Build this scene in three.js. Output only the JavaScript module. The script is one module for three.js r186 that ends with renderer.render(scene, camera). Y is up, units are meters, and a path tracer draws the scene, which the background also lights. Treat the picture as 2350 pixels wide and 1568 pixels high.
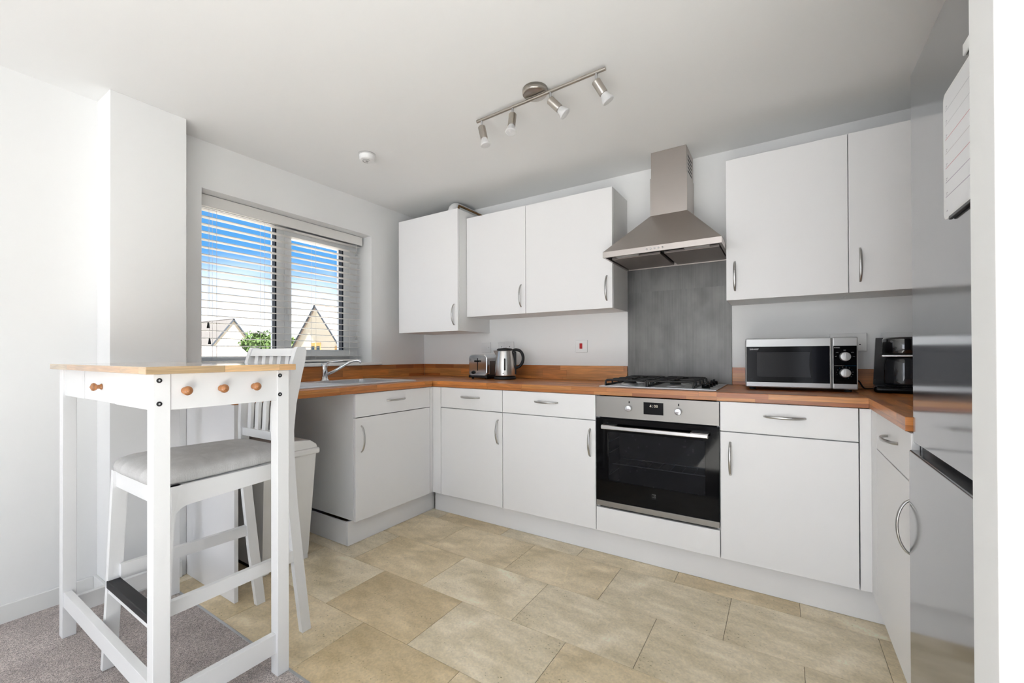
import * as THREE from 'three';
import { RoundedBoxGeometry } from 'three/addons/geometries/RoundedBoxGeometry.js';
import { mergeGeometries } from 'three/addons/utils/BufferGeometryUtils.js';
import { RectAreaLightUniformsLib } from 'three/addons/lights/RectAreaLightUniformsLib.js';

// ---------------------------------------------------------------- camera, sky, sun, unseen rear light, exposure
const scene = new THREE.Scene();
const FOCAL = 987.75;                                              // in pixels of the 2350 x 1568 frame
const camera = new THREE.PerspectiveCamera(2 * Math.atan(784 / FOCAL) * 180 / Math.PI, 2350 / 1568, 0.05, 400);
camera.rotation.order = 'YXZ';
camera.rotation.set(0.0049, 0.5829, -0.0032);
camera.position.set(2.6539, 1.0877, 2.8307);
camera.setViewOffset(2350, 1568, 1175 - 1143.05, 784 - 809.69, 2350, 1568);

const renderer = new THREE.WebGLRenderer({ antialias: true });
renderer.toneMapping = THREE.LinearToneMapping;
renderer.toneMappingExposure = 0.8;
renderer.shadowMap.enabled = true;

function hash(x, y, s) { let h = Math.imul(x | 0, 374761393) ^ Math.imul(y | 0, 668265263) ^ Math.imul(s | 0, 974634777); h = Math.imul(h ^ (h >>> 13), 1274126177); return ((h ^ (h >>> 16)) >>> 0) / 4294967296; }
function vnoise(x, y, s) {
  const xi = Math.floor(x), yi = Math.floor(y); let fx = x - xi, fy = y - yi;
  fx = fx * fx * (3 - 2 * fx); fy = fy * fy * (3 - 2 * fy);
  const a = hash(xi, yi, s), b = hash(xi + 1, yi, s), c = hash(xi, yi + 1, s), d = hash(xi + 1, yi + 1, s);
  return a + (b - a) * fx + (c - a) * fy + (a - b - c + d) * fx * fy;
}
function fbm(x, y, s, n = 4) { let v = 0, a = 0.5, t = 0; for (let i = 0; i < n; i++) { v += a * vnoise(x, y, s + i * 17); t += a; x *= 2.03; y *= 2.03; a *= 0.5; } return v / t; }
function rng(seed) { let s = seed | 0; return () => { s = (s + 0x6d2b79f5) | 0; let t = Math.imul(s ^ (s >>> 15), 1 | s); t = (t + Math.imul(t ^ (t >>> 7), 61 | t)) ^ t; return ((t ^ (t >>> 14)) >>> 0) / 4294967296; }; }
const clamp = (v, a = 0, b = 1) => Math.min(b, Math.max(a, v));
const smooth = (a, b, v) => { const t = clamp((v - a) / (b - a)); return t * t * (3 - 2 * t); };

{ // a summer sky: white haze near the horizon, blue above, white clouds all round
  const W = 1024, H = 512, data = new Float32Array(W * H * 4);
  for (let j = 0; j < H; j++) {
    const el = ((j + 0.5) / H - 0.5) * Math.PI, y = Math.sin(el), ce = Math.cos(el);
    for (let i = 0; i < W; i++) {
      const az = ((i + 0.5) / W - 0.5) * 2 * Math.PI, x = Math.cos(az) * ce, z = Math.sin(az) * ce;
      const k = 1 / (Math.max(y, 0) + 0.16);
      const n = fbm(x * k * 1.5 + 31.3, z * k * 1.5 + 12.7, 5, 5);
      const cloud = Math.max(smooth(0.46, 0.66, n), (1 - smooth(0.05, 0.2, y + (n - 0.5) * 0.1)) * 0.9);
      const o = (j * W + i) * 4, up = smooth(0.05, 0.5, y);
      const blue = [0.16 - 0.06 * up, 0.62 - 0.2 * up, 1.3 - 0.3 * up];
      const white = [2.3, 2.33, 2.36];
      for (let c = 0; c < 3; c++) data[o + c] = y < 0 ? 0.35 : blue[c] + (white[c] - blue[c]) * cloud;
      data[o + 3] = 1;
    }
  }
  const sky = new THREE.DataTexture(data, W, H, THREE.RGBAFormat, THREE.FloatType);
  sky.mapping = THREE.EquirectangularReflectionMapping; sky.magFilter = THREE.LinearFilter; sky.needsUpdate = true;
  scene.background = sky;
}
const sun = new THREE.DirectionalLight(0xfffdf8, 36);              // lights the gables across the way and the floor behind the camera
sun.position.set(50, 100, 10); sun.castShadow = true; sun.shadow.mapSize.set(2048, 2048);
Object.assign(sun.shadow.camera, { left: -60, right: 60, top: 60, bottom: -60, near: 1, far: 300 });
sun.shadow.radius = 1; scene.add(sun, sun.target);
RectAreaLightUniformsLib.init();
const unseenRearLight = new THREE.RectAreaLight(0xeaf1ff, 5.5, 3.0, 2.0);      // unseen area light behind the camera, placed to light the kitchen fronts
unseenRearLight.position.set(1.7, 1.06, 9.1); unseenRearLight.lookAt(1.7, 1.06, 0); scene.add(unseenRearLight);

// ---------------------------------------------------------------- helpers
const BASE = new Map(), taken = new Map();
function numbered(name) { const n = taken.get(name) || 0; taken.set(name, n + 1); return n ? name + '_' + String(n).padStart(3, '0') : name; }
function thing(name, label, category, at = [0, 0, 0], group, local = false) {
  const o = new THREE.Group(); o.name = numbered(name); o.position.set(...at); scene.add(o);
  o.userData = { label, category }; if (group) o.userData.group = group;
  BASE.set(o, local ? [0, 0, 0] : at); return o;
}
function part(parent, name, geo, mat, label) {                     // geometry in world metres (or local ones for a local thing)
  const b = BASE.get(parent); if (Array.isArray(geo)) geo = merge(geo);
  geo.translate(-b[0], -b[1], -b[2]);
  const m = new THREE.Mesh(geo, mat); m.name = name; m.castShadow = m.receiveShadow = true;
  parent.add(m); BASE.set(m, b); if (label) m.userData.label = label; return m;
}
function single(name, label, category, geo, mat, group) {
  if (Array.isArray(geo)) geo = merge(geo);
  geo.computeBoundingBox(); const c = geo.boundingBox, p = [(c.min.x + c.max.x) / 2, c.min.y, (c.min.z + c.max.z) / 2];
  geo.translate(-p[0], -p[1], -p[2]);
  const m = new THREE.Mesh(geo, mat); m.name = numbered(name); m.position.set(...p); m.castShadow = m.receiveShadow = true;
  m.userData = { label, category }; if (group) m.userData.group = group; scene.add(m); BASE.set(m, p); return m;
}
function struct(name, geo, mat, label, category) {
  if (Array.isArray(geo)) geo = merge(geo);
  const m = new THREE.Mesh(geo, mat); m.name = name; m.castShadow = m.receiveShadow = true; m.userData = { kind: 'structure', label, category }; scene.add(m); BASE.set(m, [0, 0, 0]); return m;
}
function merge(list) {
  const g = list.map((q) => { const n = q.index ? q.toNonIndexed() : q; for (const k of Object.keys(n.attributes)) if (!['position', 'normal', 'uv'].includes(k)) n.deleteAttribute(k); return n; });
  return g.length === 1 ? g[0] : mergeGeometries(g);
}
function bx(x0, x1, y0, y1, z0, z1, r = 0.0015, seg = 1) {
  const w = x1 - x0, h = y1 - y0, d = z1 - z0, m = Math.min(w, h, d) / 2;
  const g = r > 0 ? new RoundedBoxGeometry(w, h, d, seg, Math.min(r, m * 0.98)) : new THREE.BoxGeometry(w, h, d).toNonIndexed();
  g.translate((x0 + x1) / 2, (y0 + y1) / 2, (z0 + z1) / 2); return metreUV(g);
}
function metreUV(g, along) {                                        // uv in metres, u along the given axis where the face has it
  const p = g.attributes.position, n = g.attributes.normal, uv = new Float32Array(p.count * 2);
  for (let i = 0; i < p.count; i++) {
    const a = [Math.abs(n.getX(i)), Math.abs(n.getY(i)), Math.abs(n.getZ(i))], k = a.indexOf(Math.max(...a));
    const q = [p.getX(i), p.getY(i), p.getZ(i)];
    let [c, d] = k === 0 ? [2, 1] : k === 1 ? [0, 2] : [0, 1];
    if (along !== undefined && d === along) [c, d] = [d, c];
    uv[2 * i] = q[c] + (along !== undefined && k === along ? 0.37 : 0); uv[2 * i + 1] = q[d] + (k === 1 ? 0 : 0.013);
  }
  g.setAttribute('uv', new THREE.BufferAttribute(uv, 2)); return g;
}
function tube(pts, r, rad = 8, n) { const c = new THREE.CatmullRomCurve3(pts.map((p) => new THREE.Vector3(...p)), false, 'catmullrom', 0.5); return new THREE.TubeGeometry(c, n || pts.length * 5, r, rad, false); }
function rod(a, b, r, seg = 10, r2 = r) {
  const A = new THREE.Vector3(...a), B = new THREE.Vector3(...b), d = B.clone().sub(A), g = new THREE.CylinderGeometry(r2, r, d.length(), seg);
  g.applyQuaternion(new THREE.Quaternion().setFromUnitVectors(new THREE.Vector3(0, 1, 0), d.normalize())); g.translate((a[0] + b[0]) / 2, (a[1] + b[1]) / 2, (a[2] + b[2]) / 2); return g;
}
function lathe(pts, seg = 32) { return new THREE.LatheGeometry(pts.map((p) => new THREE.Vector2(p[0], p[1])), seg); }
function aim(g, from, dir) { g.applyQuaternion(new THREE.Quaternion().setFromUnitVectors(new THREE.Vector3(0, 1, 0), new THREE.Vector3(...dir).normalize())); g.translate(...from); return g; }
function poly(pts, holes = []) { const s = new THREE.Shape(pts.map((p) => new THREE.Vector2(...p))); for (const h of holes) s.holes.push(new THREE.Path(h.map((p) => new THREE.Vector2(...p)))); return s; }
function extrude(shape, depth, bevel = 0) { return new THREE.ExtrudeGeometry(shape, { depth, bevelEnabled: bevel > 0, bevelSize: bevel, bevelThickness: bevel, bevelOffset: -bevel, bevelSegments: 2, curveSegments: 16 }); }
function rr(x0, x1, y0, y1, r, n = 6) { const o = []; for (const [cx, cy, a] of [[x1 - r, y1 - r, 0], [x0 + r, y1 - r, 1], [x0 + r, y0 + r, 2], [x1 - r, y0 + r, 3]]) for (let i = 0; i <= n; i++) { const t = (a + i / n) * Math.PI / 2; o.push([cx + r * Math.cos(t), cy + r * Math.sin(t)]); } return o; }
function flat(x0, x1, y0, y1, z) { const g = new THREE.PlaneGeometry(x1 - x0, y1 - y0); g.translate((x0 + x1) / 2, (y0 + y1) / 2, z); return g; }   // print on a face looking along +z
function hexa(c) {                                                  // eight corners: bottom ring then top ring, each counter-clockwise from above
  const p = [], q = (a, b, d, e) => p.push(...c[a], ...c[b], ...c[d], ...c[a], ...c[d], ...c[e]);
  q(3, 2, 1, 0); q(4, 5, 6, 7); q(0, 1, 5, 4); q(1, 2, 6, 5); q(2, 3, 7, 6); q(3, 0, 4, 7);
  const g = new THREE.BufferGeometry(); g.setAttribute('position', new THREE.Float32BufferAttribute(p, 3)); g.computeVertexNormals(); return metreUV(g);
}

// ---------------------------------------------------------------- textures
function dataTex(W, H, fn, srgb = true) {
  const d = new Uint8Array(W * H * 4);
  for (let j = 0; j < H; j++) for (let i = 0; i < W; i++) { const c = fn(i, j), o = (j * W + i) * 4; d[o] = clamp(c[0], 0, 255); d[o + 1] = clamp(c[1], 0, 255); d[o + 2] = clamp(c[2], 0, 255); d[o + 3] = 255; }
  const t = new THREE.DataTexture(d, W, H); t.magFilter = THREE.LinearFilter; t.minFilter = THREE.LinearFilter; t.wrapS = t.wrapT = THREE.RepeatWrapping;
  if (srgb) t.colorSpace = THREE.SRGBColorSpace; t.needsUpdate = true; return t;
}
function canvasTex(w, h, draw) {
  const c = document.createElement('canvas'); c.width = w; c.height = h; draw(c.getContext('2d'), w, h);
  const t = new THREE.CanvasTexture(c); t.colorSpace = THREE.SRGBColorSpace; return t;
}
function staves(W, H, metres, rows, tones, seed, len) {             // butcher block: rows of staves, each with its own tone and grain
  const rowH = H / rows, cuts = [];
  for (let r = 0; r < rows; r++) { const q = rng(seed + r * 31), c = [0]; let x = q() * len * 0.6; while (x < metres) { if (x > 0.03) c.push(x); x += len * (0.55 + 0.9 * q()); } cuts.push(c); }
  const t = dataTex(W, H, (i, j) => {
    const r = Math.floor(j / rowH), x = i / W * metres, y = (j / H) * rows * 0.045; let k = 0; while (k + 1 < cuts[r].length && cuts[r][k + 1] <= x) k++;
    const id = hash(r, k, seed), tone = tones[Math.floor(hash(k, r, seed + 9) * tones.length)];
    const wob = fbm(x * 3 + id * 50, y * 20 + id * 30, seed + 3, 3);
    const grain = fbm(x * 9 + id * 91, (y + wob * 0.03) * 240 + id * 77, seed + 1, 4), fine = vnoise(x * 40 + id * 13, y * 1500, seed + 2), fig = fbm(x * 5 + id * 11, y * 45 + wob * 5 + id * 7, seed + 6, 3);
    const fy = j / rowH - r, dx = Math.min(Math.abs(x - cuts[r][k]), k + 1 < cuts[r].length ? Math.abs(cuts[r][k + 1] - x) : 1);
    const joint = Math.min(fy, 1 - fy) < 0.012 || dx < 0.0008 ? 0.86 : 1;
    const l = (0.8 + 0.24 * grain + 0.08 * (fine - 0.5) + 0.22 * (fig - 0.35)) * (0.9 + 0.2 * id) * joint;
    return [tone[0] * l, tone[1] * l, tone[2] * l];
  });
  t.repeat.set(1 / metres, 1 / (rows * 0.045)); return t;
}
const worktopTex = staves(2048, 768, 2.4, 17, [[200, 128, 66], [190, 117, 58], [210, 142, 78], [176, 103, 50], [194, 124, 66]], 11, 0.34);
const beechTex = staves(1024, 512, 1.2, 10, [[222, 186, 140], [214, 172, 124], [228, 196, 152], [206, 160, 114]], 57, 0.4);
const knobTex = dataTex(128, 128, (i, j) => { const g = fbm(i / 30, j / 5, 71, 3); return [188 * (0.75 + 0.4 * g), 124 * (0.75 + 0.4 * g), 72 * (0.75 + 0.4 * g)]; });
const stoneTex = [];
for (let k = 0; k < 7; k++) {                                       // limestone pieces: cloudy bands, pits and pale veins
  const W = 512, H = 348, s = 200 + k * 41, q = rng(s), pits = [], veins = [];
  const cl = 2 + Math.floor(q() * 3); for (let c = 0; c < cl; c++) { const x = q() * W, y = q() * H; for (let n = 0; n < 10 + q() * 16; n++) pits.push([x + (q() - 0.5) * 170, y + (q() - 0.5) * 110, 0.7 + q() * 1.6, 0.25 + 0.6 * q()]); }
  for (let n = 0; n < 60; n++) pits.push([q() * W, q() * H, 0.6 + q() * 0.9, 0.3 + 0.4 * q()]);
  if (k === 0 || k === 4) { const x = q() * W * 0.7, y = q() * H * 0.4; veins.push([x, y, x + 40 + q() * 60, y + 110 + q() * 120]); }
  const base = [[239, 222, 188], [234, 214, 176], [241, 226, 196], [231, 209, 169], [237, 218, 182], [240, 224, 192], [233, 212, 173]][k];
  const pitMap = new Float32Array(W * H);
  for (const [px, py, r, a] of pits) for (let y = Math.floor(py - r * 2); y <= py + r * 2; y++) for (let x = Math.floor(px - r * 2.6); x <= px + r * 2.6; x++) if (x >= 0 && y >= 0 && x < W && y < H) { const d = Math.hypot((x - px) / 1.3, y - py) / r; if (d < 1.4) pitMap[y * W + x] = Math.max(pitMap[y * W + x], a * smooth(1.4, 0.5, d)); }
  stoneTex.push(dataTex(W, H, (i, j) => {
    const x = i / W * 0.495, y = j / H * 0.337, wx = fbm(x * 7, y * 7, s + 3, 3), big = fbm(x * 6 + wx * 1.4, y * 10 + wx, s, 4), band = fbm(x * 10 + wx * 2, y * 30, s + 7, 4), fine = fbm(x * 160, y * 160, s + 11, 3);
    let l = 0.86 + 0.26 * (big - 0.5) + 0.12 * (band - 0.5) + 0.13 * (fine - 0.5) + 0.12, warm = (big - 0.5) * 0.5 + (band - 0.5) * 0.25;
    for (const [x0, y0, x1, y1] of veins) { const dx = x1 - x0, dy = y1 - y0, t = clamp(((i - x0) * dx + (j - y0) * dy) / (dx * dx + dy * dy)), d = Math.hypot(i - x0 - dx * t + 14 * (vnoise(t * 6, 3, s) - 0.5), j - y0 - dy * t); l += 0.05 * Math.exp(-d * d / 12); }
    const pit = 1 - 0.42 * pitMap[j * W + i];
    return [base[0] * l * pit, base[1] * (l + warm * 0.05) * pit * (1 - 0.02 * (1 - pit)), base[2] * (l + warm * 0.22) * pit * (pit < 0.9 ? 0.9 : 1)];
  }));
}
const carpetTex = dataTex(1024, 1024, (i, j) => {
  const n = hash(i >> 1, j >> 1, 41), m = hash(i, j, 42), c = fbm(i / 6, j / 6, 43, 2), b = fbm(i / 130, j / 130, 45, 3), k = n < 0.13 ? 0.68 : 1, l = (0.78 + 0.2 * m + 0.26 * (c - 0.5) + 0.16 * (b - 0.5)) * k + 0.06;
  return [212 * l, 201 * l, 196 * l];
}); carpetTex.repeat.set(1 / 0.9, 1 / 0.9);
const carpetBump = dataTex(512, 512, (i, j) => { const v = 255 * (0.35 * hash(i >> 1, j >> 1, 51) + 0.65 * fbm(i / 4, j / 4, 52, 2)); return [v, v, v]; }, false); carpetBump.repeat.set(1 / 0.45, 1 / 0.45);
const brushV = dataTex(512, 256, (i, j) => { const c = fbm(i / 60, j / 45, 62, 4), s = fbm(i / 8, j / 120, 63, 3), v = 70 + 90 * c + 60 * (s - 0.5); return [v, v, v]; }, false); brushV.repeat.set(1 / 0.6, 1 / 0.7);
const steelSmear = dataTex(512, 512, (i, j) => { const c = fbm(i / 55, j / 80, 66, 4), f = fbm(i / 3, j / 160, 67, 3), l = 0.86 + 0.2 * (c - 0.5) + 0.1 * (f - 0.5); return [112 * l, 111 * l, 109 * l]; }); steelSmear.repeat.set(1 / 0.62, 1 / 0.75);
const fabricTex = dataTex(256, 256, (i, j) => { const w = ((i >> 1) + (j >> 1)) % 2 ? 1 : 0.95, l = w * (0.92 + 0.1 * hash(i, j, 81)) * (0.96 + 0.08 * fbm(i / 40, j / 40, 82, 2)); return [214 * l, 213 * l, 212 * l]; }); fabricTex.repeat.set(6, 6);

// ---------------------------------------------------------------- materials
const S = (o) => new THREE.MeshStandardMaterial(o), P = (o) => new THREE.MeshPhysicalMaterial(o);
const M = {
  wall: S({ color: 0xf5f5f4, roughness: 0.92 }), ceiling: S({ color: 0xf7f7f6, roughness: 0.95 }), trim: S({ color: 0xf0f0ee, roughness: 0.45 }),
  melamine: S({ color: 0xf5f4f4, roughness: 0.42 }), carcass: S({ color: 0xf0f0ef, roughness: 0.5 }), upvc: S({ color: 0xf5f6f6, roughness: 0.3 }),
  paint: S({ color: 0xf3f3f3, roughness: 0.38 }), blind: S({ color: 0xf1efeb, roughness: 0.45 }), plastic: S({ color: 0xf2f2f1, roughness: 0.35 }), binPlastic: S({ color: 0xefeeec, roughness: 0.4 }),
  worktop: P({ map: worktopTex, roughness: 0.34, clearcoat: 0.25, clearcoatRoughness: 0.25 }), beech: P({ map: beechTex, roughness: 0.3, clearcoat: 1, clearcoatRoughness: 0.05 }), knobWood: P({ map: knobTex, roughness: 0.35, clearcoat: 0.5, clearcoatRoughness: 0.15 }),
  carpet: S({ map: carpetTex, bumpMap: carpetBump, bumpScale: 0.006, roughness: 1 }), grout: S({ color: 0x9a8b70, roughness: 0.7 }),
  satin: S({ color: 0xb9b8b6, metalness: 1, roughness: 0.3 }), chrome: S({ color: 0xd8dadd, metalness: 1, roughness: 0.09 }), steel: S({ color: 0x8f8c88, metalness: 1, roughness: 0.42 }),
  sinkSteel: S({ color: 0xdfe1e4, metalness: 1, roughness: 0.42 }), splash: S({ map: steelSmear, metalness: 1, roughness: 0.42 }), kettleSteel: S({ color: 0xccc9c5, metalness: 1, roughness: 0.27 }), hoodSteel: S({ color: 0xbab3ae, metalness: 1, roughness: 0.36 }), nickel: S({ color: 0xb5afa7, metalness: 1, roughness: 0.3 }),
  fridge: S({ color: 0x9b9c9e, metalness: 0.85, roughness: 0.11 }), fridgeSide: S({ color: 0x8f9092, metalness: 0.3, roughness: 0.4 }),
  black: P({ color: 0x0a0a0b, roughness: 0.22, specularIntensity: 0.4 }), blackMatte: S({ color: 0x17171a, roughness: 0.55 }), iron: S({ color: 0x121213, roughness: 0.48 }), rubber: S({ color: 0x1b1b1d, roughness: 0.7 }), blackGlass: P({ color: 0x030304, roughness: 0.06, specularIntensity: 0.35 }),
  blackGloss: P({ color: 0x0a0a0d, roughness: 0.12, clearcoat: 1, clearcoatRoughness: 0.05 }), gasket: S({ color: 0x1a1f2a, roughness: 0.5 }), silver: S({ color: 0xc3c4c4, metalness: 0.55, roughness: 0.38 }), silverPlain: S({ color: 0xb7b7b5, metalness: 0.4, roughness: 0.45 }), dark: S({ color: 0x2a2a2b, roughness: 0.6 }), filter: S({ color: 0xa49c98, metalness: 0.9, roughness: 0.45 }),
  glass: P({ color: 0xffffff, transmission: 1, roughness: 0, thickness: 0, ior: 1.45 }), ovenGlass: P({ color: 0x7a7c82, transmission: 0.95, roughness: 0.02, thickness: 0, ior: 1.5, specularIntensity: 0.35 }), jug: P({ color: 0x4a4d52, transmission: 0.7, roughness: 0.02, thickness: 0, ior: 1.5 }),
  frost: P({ color: 0xf4f4f4, transmission: 0.45, roughness: 0.6, thickness: 0 }), fabric: S({ map: fabricTex, roughness: 0.95 }), red: S({ color: 0xc3151b, roughness: 0.3 }), copper: S({ color: 0x8a6a48, metalness: 1, roughness: 0.4 }),
  cavity: S({ color: 0x3a3a3c, roughness: 0.45 }), strip: S({ color: 0xc4c6c8, metalness: 0.6, roughness: 0.4 }),
};
for (const k of ['worktop', 'beech']) M[k].map.needsUpdate = true;
const stoneMats = stoneTex.map((t) => S({ map: t, roughness: 0.4 }));

// ---------------------------------------------------------------- room shell
const CY = 2.2733, ZC = 1.981, XR = 3.56, XL2 = 5.2, ZB = 9.2;  // living area lies out of view, sized to even out the light
const WZ0 = 0.5855, WZ1 = 1.7565, WY0 = 1.012, WY1 = 2.0116;
struct('wall_left', [bx(-0.3, 0, -0.1, CY, -0.3, WZ0, 0), bx(-0.3, 0, -0.1, CY, WZ1, ZB + 0.3, 0), bx(-0.3, 0, -0.1, WY0, WZ0, WZ1, 0), bx(-0.3, 0, WY1, CY, WZ0, WZ1, 0)], M.wall, 'white painted wall with the kitchen window', 'wall');
struct('wall_back', bx(0, XR + 0.3, -0.1, CY, -0.3, 0, 0), M.wall, 'white wall behind the cooker hood and wall cabinets', 'wall');
struct('wall_right', bx(XR, XR + 0.15, -0.1, CY, 0, 1.9, 0), M.wall, 'white side wall behind the fridge', 'wall');
struct('wall_partition', bx(2.891, XL2, -0.1, CY, 1.9, 1.993, 0.003), M.wall, 'narrow end of the white partition wall beside the fridge', 'wall');
struct('wall_side', [bx(XL2, XL2 + 0.2, -0.1, CY, 1.993, ZB + 0.3, 0)], M.wall, 'unseen white side wall of the living area', 'wall');
struct('wall_rear', [bx(0, 0.15, -0.1, CY, ZB, ZB + 0.25, 0), bx(3.25, XL2, -0.1, CY, ZB, ZB + 0.25, 0), bx(0.15, 3.25, 2.1, CY, ZB, ZB + 0.25, 0)], M.wall, 'unseen white rear wall around the glazed doors', 'wall');
struct('ceiling', [bx(-0.3, XL2 + 0.2, CY, CY + 0.2, -0.3, 3.0, 0), bx(-0.3, XL2 + 0.2, CY, CY + 0.2, 5.8, ZB + 0.3, 0), bx(-0.3, 3.1, CY, CY + 0.2, 3.0, 5.8, 0), bx(5.1, XL2 + 0.2, CY, CY + 0.2, 3.0, 5.8, 0)], M.ceiling, 'smooth white ceiling', 'ceiling');
const PX = 0.172, PZ0 = 1.893, PZ1 = 2.187;
struct('wall_boxing', bx(0, PX, 0, CY, PZ0, PZ1, 0.002), M.wall, 'white boxed-in pipe column between the window and the corner', 'column');
// unseen rear glazed doors, placed to light the kitchen from behind
{
  const z0 = ZB + 0.02, z1 = ZB + 0.09, d = struct('door_1', [bx(0.15, 0.21, 0, 2.1, z0, z1), bx(3.19, 3.25, 0, 2.1, z0, z1), bx(0.21, 3.19, 2.04, 2.1, z0, z1), bx(0.21, 3.19, 0, 0.06, z0, z1), bx(1.67, 1.73, 0.06, 2.04, z0, z1)], M.upvc, 'unseen white framed glazed doors behind the viewer, placed for light from the rear', 'door');
  for (const [a, b] of [[0.21, 1.67], [1.73, 3.19]]) part(d, 'pane', flat(a, b, 0.06, 2.04, ZB + 0.05), M.glass);
}
{ // roof light added behind the camera; its sun patch lights the ceiling from below
  const x0 = 3.1, x1 = 5.1, z0 = 3.0, z1 = 5.8, y = CY + 0.2, d = struct('window_2', [bx(x0, x1, y, y + 0.06, z0, z0 + 0.06), bx(x0, x1, y, y + 0.06, z1 - 0.06, z1), bx(x0, x0 + 0.06, y, y + 0.06, z0 + 0.06, z1 - 0.06), bx(x1 - 0.06, x1, y, y + 0.06, z0 + 0.06, z1 - 0.06)], M.upvc, 'added white framed roof light over the living area, lets in a sun patch for uplight', 'window');
  const g = new THREE.PlaneGeometry(x1 - x0 - 0.12, z1 - z0 - 0.12); g.rotateX(-Math.PI / 2); g.translate((x0 + x1) / 2, y + 0.03, (z0 + z1) / 2); part(d, 'pane', g, M.glass);
}
// floors
const floor = struct('floor', bx(-0.05, XR + 0.05, -0.1, -0.002, -0.05, ZC, 0), M.grout, 'beige limestone tiled kitchen floor', 'floor');
{
  const q = rng(77), TW = 0.495, TH = 0.337, rowsZ = [[0, 0.318], [0.318, 0.655], [0.655, 0.992], [0.992, 1.329], [1.329, 1.667], [1.667, ZC]];
  const share = new Map();
  rowsZ.forEach(([z0, z1], r) => {
    const off = r % 2 ? 0.733 : 0.976;
    for (let n = -3; n < 7; n++) {
      let x0 = Math.max(0, off + n * TW), x1 = Math.min(XR, off + (n + 1) * TW); if (x1 - x0 < 0.01) continue;
      const g0 = 0.0009, key = (x1 - x0).toFixed(4) + (z1 - z0).toFixed(4) + (x0 > off + n * TW + 0.001);
      if (!share.has(key)) {
        const w = x1 - x0 - 2 * g0, d = z1 - z0 - 2 * g0, g = new RoundedBoxGeometry(w, 0.006, d, 1, 0.0008), p = g.attributes.position, uv = new Float32Array(p.count * 2);
        for (let i = 0; i < p.count; i++) { uv[2 * i] = p.getX(i) / TW + 0.5; uv[2 * i + 1] = p.getZ(i) / TH + 0.5; }
        g.setAttribute('uv', new THREE.BufferAttribute(uv, 2)); share.set(key, g);
      }
      const m = new THREE.Mesh(share.get(key), stoneMats[Math.floor(q() * 7)]); m.name = 'tile'; m.receiveShadow = m.castShadow = true;
      m.position.set((x0 + x1) / 2, -0.003, (z0 + z1) / 2); if (q() < 0.5 && x1 - x0 > TW - 0.001) m.rotation.y = Math.PI; floor.add(m);
    }
  });
}
struct('floor_carpet', bx(-0.05, XL2 + 0.05, -0.1, 0.004, ZC + 0.008, ZB + 0.3, 0), M.carpet, 'grey flecked carpet of the living area', 'carpet');
single('threshold_strip', 'thin silver metal strip between carpet and tiles', 'threshold strip', bx(0.01, XR, -0.002, 0.0045, ZC - 0.002, ZC + 0.01, 0.002), M.strip);
single('added_rug', 'cream rug added behind the viewer to bounce light upward', 'rug', bx(1.75, 4.6, 0.0045, 0.014, 2.68, 6.0, 0.004), S({ color: 0xe4e4e2, roughness: 1 }));  // added out of view, pale to bounce the sun patch up
// baseboards
const BH = 0.078;
struct('baseboard_left', [bx(0, 0.014, 0, BH, PZ1 + 0.014, ZB, 0.003)], M.trim, 'white skirting along the left wall', 'baseboard');
struct('baseboard_boxing', [bx(PX, PX + 0.014, 0, BH, PZ0 + 0.02, PZ1 + 0.014, 0.003), bx(0.0, PX + 0.014, 0, BH, PZ1, PZ1 + 0.014, 0.003)], M.trim, 'white skirting around the boxed-in column', 'baseboard');
struct('baseboard_partition', [bx(2.891, XL2, 0, BH, 1.993, 2.007, 0.003)], M.trim, 'white skirting on the partition wall', 'baseboard');

// ---------------------------------------------------------------- kitchen window
{
  const X0 = -0.24, X1 = -0.165, FB = WY0 + 0.068, w = struct('window_1', [
    bx(X0, X1, WY0 + 0.012, FB, WZ0, WZ1), bx(X0, X1, 1.957, WY1, WZ0, WZ1), bx(X0, X1, FB, 1.957, WZ0, WZ0 + 0.045), bx(X0, X1, FB, 1.957, WZ1 - 0.045, WZ1), bx(X0, X1, FB, 1.957, 1.19, 1.243)], M.upvc, 'white plastic kitchen window with a fixed pane and a casement', 'window');
  const pane = (z0, z1, y0, y1) => { const g = new THREE.PlaneGeometry(z1 - z0, y1 - y0); g.rotateY(Math.PI / 2); g.translate(-0.205, (y0 + y1) / 2, (z0 + z1) / 2); return g; };
  part(w, 'pane', pane(1.243, WZ1 - 0.045, FB, 1.957), M.glass);
  const s = part(w, 'casement', [bx(X0, X1 + 0.01, FB, 1.128, 0.632, 1.19), bx(X0, X1 + 0.01, 1.902, 1.957, 0.632, 1.19), bx(X0, X1 + 0.01, 1.128, 1.902, 0.632, 0.723), bx(X0, X1 + 0.01, 1.128, 1.902, 1.145, 1.19)], M.upvc);
  part(s, 'pane', pane(0.723, 1.145, 1.128, 1.902), M.glass);
  part(s, 'window_handle', [bx(X1 + 0.01, X1 + 0.024, 1.36, 1.42, 1.155, 1.178, 0.004), bx(X1 + 0.022, X1 + 0.036, 1.30, 1.41, 1.158, 1.175, 0.006)], M.plastic);
  part(w, 'gasket', bx(-0.2, -0.168, FB, 1.957, 1.2425, 1.2545, 0), M.gasket, 'dark pane edge'); part(s, 'gasket', bx(-0.2, -0.16, 1.128, 1.902, 0.7225, 0.7355, 0), M.gasket, 'dark pane edge');
  single('window_sill', 'white window sill board above the sink', 'window sill', [bx(X1, 0.0, WY0, WY0 + 0.022, WZ0, WZ1, 0), bx(-0.001, 0.045, WY0, WY0 + 0.022, WZ0 - 0.07, WZ1 + 0.1, 0.006, 2)], M.trim);
}
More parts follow.
